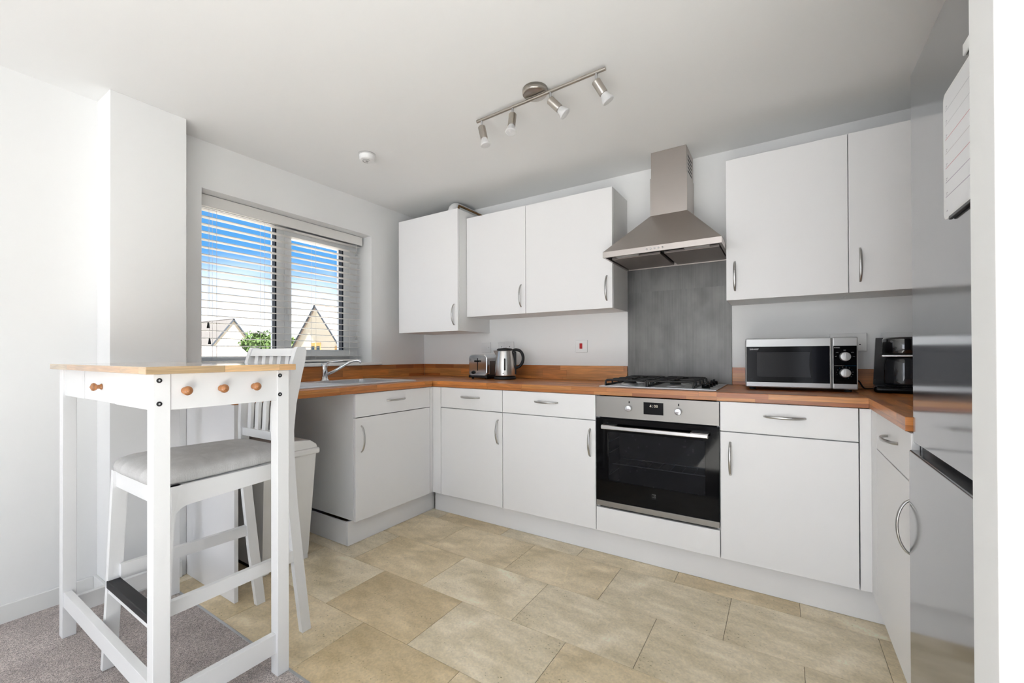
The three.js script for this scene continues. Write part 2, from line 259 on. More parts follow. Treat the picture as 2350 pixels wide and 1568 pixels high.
{ // venetian blind
  const b = thing('venetian_blind', 'white venetian blind with open slats over the kitchen window', 'blind', [-0.12, WY1, 1.17]), A = -0.148, B = -0.096, z0 = 0.612, z1 = 1.744;
  part(b, 'valance', bx(-0.094, -0.082, 1.943, 2.009, 0.604, 1.75, 0.004, 2), M.blind);
  part(b, 'headrail', bx(-0.15, -0.098, 1.958, 2.008, 0.61, 1.746), M.blind);
  const ys = []; for (let k = 0; k < 19; k++) ys.push(1.932 - k * 0.0437); ys.push(1.083);
  for (const y of ys) part(b, 'slat', bx(A, B, y - 0.0015, y + 0.0015, z0, z1, 0.0013), M.blind);
  part(b, 'bottom_rail', bx(A, B, 1.042, 1.058, z0, z1, 0.004), M.blind);
  for (const z of [0.716, 1.0, 1.36, 1.64]) for (const x of [A - 0.001, B + 0.001]) part(b, 'ladder_cord', rod([x, 1.958, z], [x, 1.058, z], 0.0009, 5), M.blind);
  for (const [z, y, m] of [[0.655, 1.885, M.silverPlain], [0.657, 1.238, M.silverPlain], [1.686, 1.276, M.dark], [1.679, 1.184, M.dark]]) { const c = part(b, 'pull_cord', rod([-0.09, 1.95, z], [-0.09, y, z], 0.0009, 5), M.blind); part(c, 'pull', aim(lathe([[0, 0.034], [0.003, 0.034], [0.0075, 0.004], [0.0075, 0], [0, 0]], 12), [-0.09, y - 0.03, z], [0, 1, 0]), m); }
}

// ---------------------------------------------------------------- cabinets
const DB = 0.1423, DG = 0.7306, CT = 0.8708, WT = 0.9108;
function bow(len = 0.15, out = 0.029, w = 0.0125, th = 0.007) {    // bowed bar handle along x, standing off along z, centred
  const n = 22, pos = [], idx = [], ring = 10;
  for (let i = 0; i <= n; i++) {
    const t = i / n * 2 - 1, x = t * len / 2, z = out * Math.pow(Math.max(0, 1 - t * t), 0.62), e = 1e-3, z2 = out * Math.pow(Math.max(0, 1 - Math.min(1, t + e) ** 2), 0.62), z1 = out * Math.pow(Math.max(0, 1 - Math.max(-1, t - e) ** 2), 0.62);
    let nx = -(z2 - z1), nz = e * len; const l = Math.hypot(nx, nz); nx /= l; nz /= l; if (Math.abs(t) > 0.985) { nx = Math.sign(t) * 0.9; nz = 0.43; }
    const W = w * (0.75 + 0.25 * (1 - t * t)) / 2;
    for (let k = 0; k < ring; k++) { const a = k / ring * 2 * Math.PI, u = Math.cos(a) * W, v = Math.sin(a) * th / 2; pos.push(x + nx * v, u, z + nz * v); }
  }
  for (let i = 0; i < n; i++) for (let k = 0; k < ring; k++) { const a = i * ring + k, b = i * ring + (k + 1) % ring, c = a + ring, d = b + ring; idx.push(a, c, b, b, c, d); }
  const g = new THREE.BufferGeometry(); g.setAttribute('position', new THREE.Float32BufferAttribute(pos, 3)); g.setIndex(idx); g.computeVertexNormals(); g.setAttribute('uv', new THREE.Float32BufferAttribute(new Float32Array(pos.length / 3 * 2), 2)); return g;
}
const bowH = () => bow(), bowV = () => { const g = bow(); g.rotateZ(Math.PI / 2); return g; };
function handleOn(parent, x, y, z, vertical) { const g = vertical ? bowV() : bowH(); g.translate(x, y, z); return part(parent, 'handle', g, M.satin, 'satin chrome bow handle'); }
// local frame of a unit: x along its width, z towards its front
function baseUnit(label, w, depth, at, turn, handleSide, open, shift = 0) {
  const u = thing('base_cabinet', label, 'cabinet', at, 'white base cabinets', true); u.rotation.y = turn;
  if (open) { // no top under the sink
    part(u, 'side_panel', bx(0.001, 0.017, DB + 0.004, CT - 0.001, 0.03, depth - 0.021, 0.001), M.carcass); part(u, 'side_panel', bx(w - 0.017, w - 0.001, DB + 0.004, CT - 0.001, 0.03, depth - 0.021, 0.001), M.carcass);
    part(u, 'bottom_panel', bx(0.017, w - 0.017, DB + 0.004, DB + 0.02, 0.03, depth - 0.021, 0.001), M.carcass); part(u, 'back_panel', bx(0.017, w - 0.017, DB + 0.02, CT - 0.001, 0.03, 0.038, 0), M.carcass);
  } else part(u, 'carcass', bx(0.001, w - 0.001, DB + 0.004, CT - 0.001, 0.03, depth - 0.021, 0.001), M.carcass);
  const d = part(u, 'door', bx(0.0018, w - 0.0018, DB, DG - 0.002, depth - 0.0185, depth, 0.0015), M.melamine);
  const f = part(u, 'drawer_front', bx(0.0018, w - 0.0018, DG + 0.0025, CT - 0.003, depth - 0.0185, depth, 0.0015), M.melamine);
  handleOn(d, handleSide > 0 ? w - 0.033 + shift : 0.042, 0.608, depth, true); handleOn(f, w / 2 + shift, 0.812, depth, false);
  return u;
}
const ZD = 0.596;
baseUnit('white base cabinet with drawer, nearest the corner under the toaster', 1.2117 - 0.7124, ZD, [0.7124, 0, 0], 0, 1);
baseUnit('white base cabinet with drawer, directly left of the oven', 1.8119 - 1.2117, ZD, [1.2117, 0, 0], 0, 1);
baseUnit('white base cabinet with drawer, directly right of the oven', 2.9104 - 2.4119, ZD, [2.4119, 0, 0], 0, -1);
baseUnit('white base cabinet under the sink, beside the bin', 1.2435 - 0.6252, 0.639, [0, 0, 1.2435], Math.PI / 2, -1, true);
{ const u = baseUnit('white base cabinet seen edge-on beside the fridge', 0.52, XR - 2.9483, [XR, 0, 0.702], -Math.PI / 2, 1, false, 0.024); u.userData.label = 'white base cabinet seen at a steep angle beside the fridge'; }
single('corner_post', 'white corner filler post between the sink cabinet and the drawer units', 'corner post', [bx(0.6205, 0.639, DB, CT - 0.003, 0.598, 0.6235), bx(0.6215, 0.7105, DB, CT - 0.003, ZD - 0.0185, ZD)], M.melamine);
single('corner_post', 'white corner filler post right of the oven by the fridge run', 'corner post', [bx(2.9122, 2.9483, DB, CT - 0.003, ZD - 0.0185, ZD), bx(2.9483, 2.967, DB, CT - 0.003, ZD - 0.0185, 0.700)], M.melamine);
{ // oven housing
  const o = thing('oven_housing', 'white panel below the built-in oven', 'cabinet', [2.1119, 0, 0.3]);
  part(o, 'panel', bx(1.8137, 2.4101, DB, 0.268, ZD - 0.0185, ZD), M.melamine);
  part(o, 'carcass', [bx(1.813, 1.827, DB + 0.004, CT - 0.001, 0.03, ZD - 0.021, 0), bx(2.397, 2.411, DB + 0.004, CT - 0.001, 0.03, ZD - 0.021, 0), bx(1.827, 2.397, DB + 0.004, 0.262, 0.03, ZD - 0.021, 0)], M.carcass);
}
const plinth = thing('plinth', 'white plinth boards under the base cabinets', 'plinth', [1.6, 0, 0.5]);
part(plinth, 'board', bx(0.6085, 3.0, 0.001, 0.139, 0.524, 0.54), M.melamine); part(plinth, 'board', bx(0.574, 0.59, 0.001, 0.139, 0.5245, 1.257), M.melamine);
part(plinth, 'return_board', bx(0.03, 0.5735, 0.001, 0.132, 1.242, 1.257), M.melamine); part(plinth, 'board', bx(3.0005, 3.0165, 0.001, 0.139, 0.5245, 1.222), M.melamine);
single('end_panel', 'white end panel standing under the worktop behind the bar stool', 'end panel', bx(0.002, 0.648, 0.001, WT - 0.0405, 1.874, 1.892), M.melamine);

// worktop with sink cut-out, upstands
const XW = 0.6487, ZW = 0.601, XRW = 2.9399, ZRE = 1.204, ZLE = 1.893;
{
  const t = thing('worktop', 'wood-block worktop running along three sides', 'worktop', [1.6, WT - 0.04, 0.3]);
  const run = (shape, axis, x) => { const g = extrude(shape, 0.036, 0.002); g.rotateX(-Math.PI / 2); g.translate(0, WT - 0.038, 0); return metreUV(g.index ? g.toNonIndexed() : g, axis); };
  const f = (pts) => pts.map(([x, z]) => [x, -z]);
  part(t, 'back_run', run(poly(f([[XW - 0.012, 0.001], [XW - 0.012, ZW], [XRW, ZW], [XRW, 0.001]])), 0), M.worktop);
  part(t, 'sink_run', run(poly(f([[0.001, 0.001], [0.001, ZLE], [XW, ZLE], [XW, ZW + 0.012], [XW - 0.0125, ZW], [XW - 0.0125, 0.001]]), [f(rr(0.13, 0.50, 0.79, 1.20, 0.05)).reverse()]), 2), M.worktop);
  part(t, 'fridge_run', run(poly(f([[XRW + 0.0005, 0.001], [XRW + 0.0005, ZW], [XRW, ZW + 0.01], [XRW, ZRE], [XR - 0.002, ZRE], [XR - 0.002, 0.001]])), 2), M.worktop);
  const s = thing('upstand', 'wood-block upstand along the foot of the walls', 'upstand', [1.2, WT, 0.01]);
  part(s, 'board', metreUV(bx(0.0195, 1.809, WT + 0.0005, 1.0105, 0.001, 0.019), 0), M.worktop); part(s, 'board', metreUV(bx(2.4145, XR - 0.003, WT + 0.0005, 1.0105, 0.001, 0.019), 0), M.worktop);
  part(s, 'board', metreUV(bx(0.001, 0.019, WT + 0.0005, 1.0105, 0.0195, ZLE), 2), M.worktop);
}
// wall cabinets
const UB = 1.367, UT = 2.097, UZ = 0.302;
function wallUnit(label, x0, x1, y0, y1, z, side, hy) {
  const u = thing('wall_cabinet', label, 'cabinet', [(x0 + x1) / 2, y0, 0.15], 'white wall cabinets');
  part(u, 'carcass', bx(x0 + 0.0005, x1 - 0.0005, y0 + 0.0005, y1 - 0.0005, 0.001, z - 0.0205, 0.001), M.carcass);
  const d = part(u, 'door', bx(x0 + 0.0015, x1 - 0.0015, y0, y1, z - 0.0185, z, 0.0015), M.melamine);
  handleOn(d, side > 0 ? x1 - 0.036 : x0 + 0.041, hy, z, true); return u;
}
wallUnit('tall deep white wall cabinet in the corner by the window', 0.1067, 0.7091, 1.2616, 2.147, 0.4037, 1, 1.381);
wallUnit('narrower white wall cabinet above the toaster and kettle', 0.7101, 1.2114, UB, UT, UZ, 1, 1.489);
wallUnit('white wall cabinet directly left of the cooker hood', 1.2114, 1.8102, UB, UT, UZ, 1, 1.489);
wallUnit('white wall cabinet directly right of the cooker hood', 2.4126, 2.9112, UB, UT, UZ, -1, 1.490);
wallUnit('white wall cabinet above the coffee maker, partly hidden by the fridge', 2.9112, 3.41, UB, UT, UZ, -1, 1.490);
{ // boiler flue on top of the tall cabinet
  const f = thing('boiler_flue', 'white flue pipe elbow on top of the corner wall cabinet', 'flue', [0.52, 2.147, 0.25]);
  part(f, 'pipe', tube([[0.57, 2.1475, 0.27], [0.57, 2.18, 0.27], [0.565, 2.205, 0.25], [0.56, 2.212, 0.2], [0.56, 2.212, 0.002]], 0.05, 18, 24), M.plastic);
  part(f, 'collar', aim(lathe([[0.05, 0], [0.06, 0], [0.06, 0.012], [0.05, 0.012]], 24), [0.57, 2.1475, 0.27], [0, 1, 0]), M.plastic);
  const c = thing('gas_pipe', 'thin copper pipe above the corner wall cabinet', 'pipe', [0.66, 2.15, 0.1]);
  part(c, 'pipe', tube([[0.665, 2.148, 0.34], [0.665, 2.185, 0.335], [0.665, 2.193, 0.3], [0.67, 2.193, 0.002]], 0.008, 10, 24), M.copper);
}

// ---------------------------------------------------------------- sink and tap
{
  const y = WT + 0.0005, s = thing('sink', 'stainless steel inset sink with drainer on the left worktop', 'sink', [0.32, y, 1.15]);
  const f = (pts) => pts.map(([x, z]) => [x, -z]);
  const top = extrude(poly(f(rr(0.075, 0.575, 0.66, 1.62, 0.05)), [f(rr(0.14, 0.49, 0.80, 1.19, 0.045)).reverse()]), 0.004, 0.0015); top.rotateX(-Math.PI / 2); top.translate(0, y + 0.0006, 0);
  part(s, 'rim_plate', top, M.sinkSteel);
  const bw = 0.0015, b = extrude(poly(f(rr(0.14, 0.49, 0.80, 1.19, 0.045)), [f(rr(0.14 + bw, 0.49 - bw, 0.80 + bw, 1.19 - bw, 0.044)).reverse()]), 0.165); b.rotateX(-Math.PI / 2); b.translate(0, y - 0.163, 0);
  const bot = extrude(poly(f(rr(0.14, 0.49, 0.80, 1.19, 0.045))), 0.002); bot.rotateX(-Math.PI / 2); bot.translate(0, y - 0.165, 0);
  const bowl = part(s, 'bowl', [b, bot], M.sinkSteel); part(bowl, 'drain', aim(lathe([[0, 0.003], [0.04, 0.003], [0.042, 0]], 20), [0.31, y - 0.163, 1.0], [0, 1, 0]), M.chrome);
  for (let k = 0; k < 7; k++) part(s, 'drainer_ridge', bx(0.17 + k * 0.05, 0.185 + k * 0.05, y + 0.005, y + 0.0085, 1.26, 1.56, 0.0017), M.sinkSteel);
  const t = thing('kitchen_tap', 'chrome mixer tap with angled spout over the sink', 'tap', [0.108, y + 0.006, 1.07]);
  const B = [0.108, y + 0.0062, 1.07];
  part(t, 'base', aim(lathe([[0, 0], [0.03, 0], [0.03, 0.006], [0.022, 0.012], [0.019, 0.03], [0, 0.03]], 24), B, [0, 1, 0]), M.chrome);
  part(t, 'body', aim(lathe([[0, 0.028], [0.019, 0.028], [0.021, 0.07], [0.023, 0.1], [0.021, 0.118], [0, 0.121]], 24), B, [0, 1, 0]), M.chrome);
  part(t, 'spout', tube([[0.115, y + 0.045, 1.066], [0.19, y + 0.077, 1.045], [0.26, y + 0.125, 1.0], [0.29, y + 0.139, 0.975], [0.315, y + 0.14, 0.958], [0.325, y + 0.128, 0.95]], 0.0095, 12, 40), M.chrome);
  part(t, 'lever', tube([[0.11, y + 0.118, 1.068], [0.15, y + 0.131, 1.06], [0.185, y + 0.138, 1.02], [0.205, y + 0.14, 1.0]], 0.005, 10, 20), M.chrome);
}

// ---------------------------------------------------------------- oven, hob, splashback, hood
{
  const x0 = 1.8145, x1 = 2.4095, Z = ZD + 0.002, o = thing('built_in_oven', 'built-in electric oven with black glass door and steel control panel', 'oven', [2.112, 0.272, 0.3]);
  part(o, 'body', [bx(x0 + 0.02, x1 - 0.02, 0.276, 0.31, 0.06, Z - 0.03, 0), bx(x0 + 0.02, x1 - 0.02, 0.72, 0.862, 0.06, Z - 0.03, 0), bx(x0 + 0.02, x0 + 0.04, 0.31, 0.72, 0.06, Z - 0.03, 0), bx(x1 - 0.04, x1 - 0.02, 0.31, 0.72, 0.06, Z - 0.03, 0)], M.dark);
  const grime = dataTex(256, 192, (i, j) => { const h = hash(i >> 1, j >> 1, 91), c = fbm(i / 30, j / 14, 92, 4), v = 34 + 26 * smooth(0.45, 0.75, c) + (h > 0.985 ? 55 : 0) * (c > 0.42 ? 1 : 0.3); return [v, v, v * 1.04]; });
  const back = flat(x0 + 0.04, x1 - 0.04, 0.31, 0.72, 0.33); { const uv = back.attributes.uv; for (let i = 0; i < uv.count; i++) uv.setXY(i, uv.getX(i), uv.getY(i)); }
  const cav = part(o, 'cavity', bx(x0 + 0.0405, x1 - 0.0405, 0.3105, 0.7195, 0.31, 0.33, 0), S({ map: grime, roughness: 0.5 }));
  for (const [yy, n] of [[0.487, 9]]) { const bars = [rod([x0 + 0.055, yy, 0.5], [x1 - 0.055, yy, 0.5], 0.003, 8), rod([x0 + 0.055, yy, 0.35], [x1 - 0.055, yy, 0.35], 0.003, 8)]; for (let k = 0; k < n; k++) bars.push(rod([x0 + 0.07 + k * 0.057, yy, 0.35], [x0 + 0.07 + k * 0.057, yy, 0.5], 0.0015, 6)); part(o, 'shelf_rack', bars, M.satin); }
  for (const yy of [0.36, 0.43, 0.55, 0.61, 0.67]) part(o, 'shelf_runner', rod([x0 + 0.046, yy, 0.36], [x0 + 0.046, yy, 0.52], 0.004, 6), M.satin);
  const panel = part(o, 'control_panel', bx(x0, x1, 0.753, 0.866, Z - 0.022, Z, 0.0015), M.steel);
  for (const kx of [1.993, 2.233]) { const k = part(panel, 'knob', aim(lathe([[0, 0.024], [0.0135, 0.024], [0.0155, 0.022], [0.0165, 0], [0, 0]], 28), [kx, 0.809, Z + 0.0003], [0, 0, 1]), M.chrome); part(panel, 'mark', bx(kx - 0.0025, kx + 0.0025, 0.835, 0.846, Z + 0.0002, Z + 0.0008, 0), M.black); }
  const disp = canvasTex(256, 160, (c) => { c.fillStyle = '#050506'; c.fillRect(0, 0, 256, 160); c.fillStyle = '#efe9d8'; c.font = 'bold 46px monospace'; c.fillText('4:03', 78, 62); c.fillStyle = '#55564f'; c.font = '18px sans-serif'; c.fillText('-', 40, 138); c.fillText('○', 122, 138); c.fillText('+', 205, 138); });
  part(panel, 'display', bx(2.066, 2.162, 0.784, 0.845, Z + 0.0002, Z + 0.0012, 0.0005), M.blackGlass); part(panel, 'display_print', flat(2.067, 2.161, 0.785, 0.844, Z + 0.0014), P({ map: disp, roughness: 0.15, specularIntensity: 0.35 }));
  const d0 = 0.309, d1 = 0.7475, wx0 = x0 + 0.065, wx1 = x1 - 0.06, wy0 = 0.418, wy1 = 0.678;
  const fr = extrude(poly([[x0, d0], [x1, d0], [x1, d1], [x0, d1]], [rr(wx0, wx1, wy0, wy1, 0.006).reverse()]), 0.018, 0.001); fr.translate(0, 0, Z - 0.019);
  const door = part(o, 'door', fr, M.blackGlass, 'black glass oven door');
  part(door, 'door_window', flat(wx0, wx1, wy0, wy1, Z - 0.004), M.ovenGlass);
  part(door, 'door_trim', bx(x0, x1, 0.279, 0.3075, Z - 0.018, Z + 0.0015, 0.0015), M.steel);
  part(door, 'door_handle', [bx(1.858, 2.368, 0.697, 0.7165, Z + 0.034, Z + 0.05, 0.004, 2), bx(1.858, 1.93, 0.7125, 0.7185, Z - 0.001, Z + 0.045, 0.002), bx(2.29, 2.368, 0.7125, 0.7185, Z - 0.001, Z + 0.045, 0.002)], M.satin);
  const logo = canvasTex(160, 128, (c) => { c.fillStyle = '#070708'; c.fillRect(0, 0, 160, 128); c.strokeStyle = '#77787a'; c.lineWidth = 5; c.strokeRect(46, 8, 68, 68); c.beginPath(); c.arc(48, 42, 36, -0.95, 0.95); c.stroke(); c.beginPath(); c.moveTo(114, 8); c.lineTo(84, 42); c.lineTo(114, 76); c.stroke(); c.fillStyle = '#5c5d5f'; c.font = '19px sans-serif'; c.textAlign = 'center'; c.fillText('Electrolux', 80, 108); });
  part(door, 'emblem', flat(2.094, 2.134, 0.354, 0.386, Z + 0.0004), P({ map: logo, roughness: 0.12, specularIntensity: 0.35 }));
}
{
  const y = WT, h = thing('gas_hob', 'stainless steel four-burner gas hob with black pan supports', 'hob', [2.1, y, 0.3]);
  part(h, 'tray', [bx(1.811, 2.393, y + 0.0006, y + 0.0055, 0.055, 0.545, 0.002, 2), bx(1.835, 2.369, y + 0.005, y + 0.0065, 0.075, 0.525, 0.001)], M.sinkSteel);
  const spots = [[1.945, 0.42, 0.045], [1.945, 0.18, 0.036], [2.185, 0.42, 0.036], [2.185, 0.18, 0.045]];
  for (const [bxx, bz, r] of spots) { const b = part(h, 'burner', aim(lathe([[0, 0.012], [r * 0.9, 0.012], [r, 0.004], [r * 1.25, 0], [0, 0]], 24), [bxx, y + 0.0064, bz], [0, 1, 0]), M.sinkSteel); part(b, 'burner_cap', aim(lathe([[0, 0.008], [r * 0.7, 0.008], [r * 0.78, 0.004], [r * 0.74, 0], [0, 0]], 24), [bxx, y + 0.0186, bz], [0, 1, 0]), M.iron); }
  for (const [gx0, gx1] of [[1.842, 2.062], [2.068, 2.288]]) {
    const q = [], r = 0.0055, t = y + 0.038, z0 = 0.075, z1 = 0.525, zm = 0.3, xm = (gx0 + gx1) / 2;
    for (const zz of [z0, zm, z1]) q.push(tube([[gx0, y + 0.008, zz], [gx0 + 0.002, t - 0.008, zz], [gx0 + 0.012, t, zz], [xm, t, zz], [gx1 - 0.012, t, zz], [gx1 - 0.002, t - 0.008, zz], [gx1, y + 0.008, zz]], r, 8, 30));
    for (const xx of [gx0, gx1]) q.push(rod([xx, y + 0.0115, z0], [xx, y + 0.0115, z1], r, 8));
    for (const zz of [0.18, 0.42]) for (const [sx, sz] of [[1, 0], [-1, 0], [0, 1], [0, -1]]) { const ex = sx ? (sx > 0 ? gx1 - 0.004 : gx0 + 0.004) : xm, ez = sz ? (zz === 0.18 ? (sz > 0 ? zm : z0) : (sz > 0 ? z1 : zm)) : zz; q.push(tube([[ex, sx ? y + 0.012 : t, ez], [ex - sx * 0.006, t - 0.001, ez - sz * 0.006], [xm + sx * 0.03, t, zz + sz * 0.03]], r * 0.9, 8, 10)); }
    part(h, 'pan_support', q, M.iron);
  }
  for (let k = 0; k < 4; k++) { const kz = 0.14 + k * 0.105, n = part(h, 'knob', aim(lathe([[0, 0.02], [0.015, 0.02], [0.018, 0.017], [0.02, 0], [0, 0]], 24), [2.335, y + 0.0066, kz], [0, 1, 0]), M.black); part(n, 'grip', bx(2.331, 2.339, y + 0.026, y + 0.036, kz - 0.017, kz + 0.017, 0.002), M.black); }
  single('splashback', 'brushed steel splashback panel between hob and cooker hood', 'splashback', bx(1.8115, 2.4125, WT + 0.0005, 1.66, 0.0008, 0.0068, 0.001), M.splash);
}
{
  const h = thing('cooker_hood', 'stainless steel chimney cooker hood above the hob', 'cooker hood', [2.112, 1.633, 0.2]);
  const x0 = 1.8125, x1 = 2.4118, z1 = 0.478, y0 = 1.633, y1 = 1.664, cx0 = 2.012, cx1 = 2.214, cz = 0.225, yc = 1.9;
  const rim = extrude(poly([[x0, 0.004], [x1, 0.004], [x1, z1], [x0, z1]].map(([a, b]) => [a, -b]), [[[x0 + 0.012, 0.016], [x1 - 0.012, 0.016], [x1 - 0.012, z1 - 0.012], [x0 + 0.012, z1 - 0.012]].map(([a, b]) => [a, -b]).reverse()]), y1 - y0); rim.rotateX(-Math.PI / 2); rim.translate(0, y0, 0);
  const lip = part(h, 'rim', rim, M.hoodSteel);
  part(h, 'canopy', hexa([[x0, y1, z1], [x1, y1, z1], [x1, y1, 0.004], [x0, y1, 0.004], [cx0, yc, cz], [cx1, yc, cz], [cx1, yc, 0.004], [cx0, yc, 0.004]]), M.hoodSteel);
  part(h, 'chimney', bx(cx0, cx1, yc - 0.001, 2.12, 0.004, cz, 0.0012), M.hoodSteel);
  const up = part(h, 'chimney_extension', bx(cx0 + 0.004, cx1 - 0.004, 2.1, CY - 0.001, 0.006, cz - 0.004, 0.0012), M.hoodSteel);
  for (let k = 0; k < 5; k++) part(up, 'vent_slot', bx(cx1 - 0.0042, cx1 - 0.0036, 2.135 + k * 0.022, 2.145 + k * 0.022, 0.05, 0.18, 0), M.dark);
  part(h, 'under_panel', bx(x0 + 0.013, x1 - 0.013, y0 + 0.022, y0 + 0.026, 0.017, z1 - 0.013, 0), M.dark);
  for (const s of [0, 1]) part(h, 'grease_filter', bx(s ? 2.122 : x0 + 0.02, s ? x1 - 0.02 : 2.102, y0 + 0.004, y0 + 0.018, 0.02, z1 - 0.1, 0.002), M.filter);
  for (const lx of [1.93, 2.29]) { const l = part(h, 'lamp_cover', bx(lx - 0.06, lx + 0.06, y0 + 0.006, y0 + 0.018, z1 - 0.09, z1 - 0.025, 0.003), M.frost); }
  for (let k = 0; k < 5; k++) part(lip, 'button', aim(lathe([[0, 0.005], [0.004, 0.005], [0.005, 0], [0, 0]], 12), [2.055 + k * 0.02, 1.648, z1 + 0.0002], [0, 0, 1]), M.chrome);
}

// ---------------------------------------------------------------- fridge, planner
{
  const f = thing('fridge_freezer', 'tall glossy silver fridge freezer at the right edge', 'fridge', [3.24, 0, 1.53]);
  const z0 = 1.232, z1 = 1.832;
  part(f, 'body', bx(3.0, 3.54, 0.03, 1.842, z0, z1, 0.004), M.fridgeSide);
  part(f, 'upper_door', bx(2.95, 2.997, 0.846, 1.848, z0, z1, 0.006, 2), M.fridge); part(f, 'lower_door', bx(2.942, 2.997, 0.07, 0.826, z0 - 0.004, z1, 0.006, 2), M.fridge);
  part(f, 'grip_recess', bx(2.968, 2.999, 0.824, 0.848, z0 + 0.002, z1 - 0.002, 0.002), M.black, 'black grip recess between the doors');
  for (const z of [z0 + 0.05, z1 - 0.05]) for (const x of [3.03, 3.5]) part(f, 'foot', rod([x, 0.001, z], [x, 0.035, z], 0.018, 14), M.rubber);
  const tex = canvasTex(512, 512, (c) => {
    c.fillStyle = '#f3f3f5'; c.fillRect(0, 0, 512, 512); const col = ['#c9c9cd', '#cfcfd2', '#c9888f', '#cbc5c8', '#c98a92', '#a99bb0', '#a79cae'];
    for (let k = 0; k < 7; k++) { c.strokeStyle = col[k]; c.lineWidth = 3; c.beginPath(); const y = 66 + k * 61; c.moveTo(14, y); c.lineTo(498, y); c.stroke(); c.fillStyle = '#b3adb6'; c.fillRect(22, y - 18, 14, 4); c.fillRect(22, y - 10, 9, 3); }
    c.fillStyle = '#b3adb6'; c.fillRect(22, 490, 14, 5);
  });
  const p = thing('magnetic_planner', 'white ruled magnetic planner board on the fridge door', 'planner', [2.949, 1.37, 1.67]);
  const b = extrude(poly(rr(-0.145, 0.145, 1.372, 1.64, 0.016)), 0.003); b.rotateY(-Math.PI / 2); b.translate(2.9496, 0, 1.675); part(p, 'board', b, M.plastic);
  const pr = new THREE.PlaneGeometry(0.275, 0.255); pr.rotateY(-Math.PI / 2); pr.translate(2.9464, 1.506, 1.675); part(p, 'ruled_print', pr, S({ map: tex, roughness: 0.3 }));
  part(p, 'pen_rail', bx(2.943, 2.9495, 1.3635, 1.3715, 1.575, 1.80, 0.002), M.black, 'black pen rail under the board');
  single('fridge_magnet', 'small white magnet clip above the planner board', 'magnet', bx(2.9455, 2.9495, 1.655, 1.678, 1.655, 1.72, 0.0018), M.plastic);
}

// ---------------------------------------------------------------- worktop appliances
{ // toaster, front end towards the room
  const t = thing('toaster', 'polished steel two-slot toaster beside the kettle', 'toaster', [0.79, WT + 0.001, 0.158], undefined, true); t.rotation.y = 0.05;
  const w = 0.158, d = 0.255, prof = rr(-w / 2, w / 2, 0.018, 0.178, 0.03, 8);
  const b = extrude(poly(prof), d - 0.012, 0.006); b.translate(0, 0, -d / 2 + 0.006); part(t, 'body', b, M.chrome);
  part(t, 'base', bx(-w / 2 - 0.002, w / 2 + 0.002, 0.008, 0.028, -d / 2 - 0.002, d / 2 + 0.002, 0.006, 2), M.blackMatte);
  for (const s of [-1, 1]) part(t, 'slot', bx(s * 0.03 - 0.014, s * 0.03 + 0.014, 0.1772, 0.1786, -0.1, 0.1, 0.0005), M.black);
  part(t, 'lever_track', bx(-0.0035, 0.0035, 0.06, 0.152, d / 2 - 0.001, d / 2 + 0.001, 0.0008), M.black); part(t, 'lever', bx(-0.022, 0.022, 0.124, 0.136, d / 2, d / 2 + 0.016, 0.004, 2), M.black);
  part(t, 'dial', aim(lathe([[0, 0.014], [0.011, 0.014], [0.013, 0], [0, 0]], 20), [-0.035, 0.048, d / 2], [0, 0, 1]), M.black);
  part(t, 'side_trim', bx(w / 2 - 0.0005, w / 2 + 0.001, 0.03, 0.13, -0.06, 0.09, 0.0008), M.steel);
  for (const sx of [-1, 1]) for (const sz of [-1, 1]) part(t, 'foot', rod([sx * 0.06, 0, sz * 0.1], [sx * 0.06, 0.009, sz * 0.1], 0.009, 12), M.rubber);
}
{
  const k = thing('kettle', 'brushed steel jug kettle with black handle beside the toaster', 'kettle', [0.985, WT + 0.001, 0.21], undefined, true); k.rotation.y = 0.55;
  part(k, 'base', lathe([[0, 0], [0.078, 0], [0.08, 0.004], [0.08, 0.016], [0.076, 0.019], [0, 0.019]], 36), M.blackMatte);
  part(k, 'body', lathe([[0, 0.0195], [0.074, 0.0195], [0.076, 0.03], [0.074, 0.09], [0.068, 0.15], [0.06, 0.2], [0.058, 0.208], [0, 0.208]], 40), M.kettleSteel);
  part(k, 'spout', hexa([[-0.062, 0.165, 0.018], [-0.052, 0.165, 0.03], [-0.052, 0.165, -0.03], [-0.062, 0.165, -0.018], [-0.084, 0.206, 0.008], [-0.05, 0.207, 0.03], [-0.05, 0.207, -0.03], [-0.084, 0.206, -0.008]]), M.kettleSteel);
  const lid = part(k, 'lid', lathe([[0.058, 0.2075], [0.059, 0.214], [0.05, 0.221], [0.02, 0.224], [0, 0.224]], 36), M.blackMatte); part(lid, 'lid_button', bx(-0.012, 0.012, 0.223, 0.231, -0.01, 0.01, 0.004, 2), M.chrome);
  part(k, 'handle', tube([[0.05, 0.204, 0], [0.08, 0.212, 0], [0.113, 0.2, 0], [0.13, 0.165, 0], [0.127, 0.125, 0], [0.108, 0.095, 0], [0.078, 0.08, 0]], 0.0105, 12, 40), M.blackMatte);
  part(k, 'handle_mount', bx(0.062, 0.082, 0.035, 0.2, -0.014, 0.014, 0.006, 2), M.blackMatte);
  const wg = bx(-0.006, 0.006, 0.06, 0.145, 0.0685, 0.0745, 0.002); wg.rotateX(-0.07); wg.translate(0, 0, 0.008); part(k, 'water_gauge', wg, M.dark);
  part(k, 'badge', aim(lathe([[0, 0.0015], [0.005, 0.001], [0.005, 0], [0, 0]], 14), [-0.012, 0.045, 0.0745], [-0.1, 0.02, 1]), M.nickel);
}
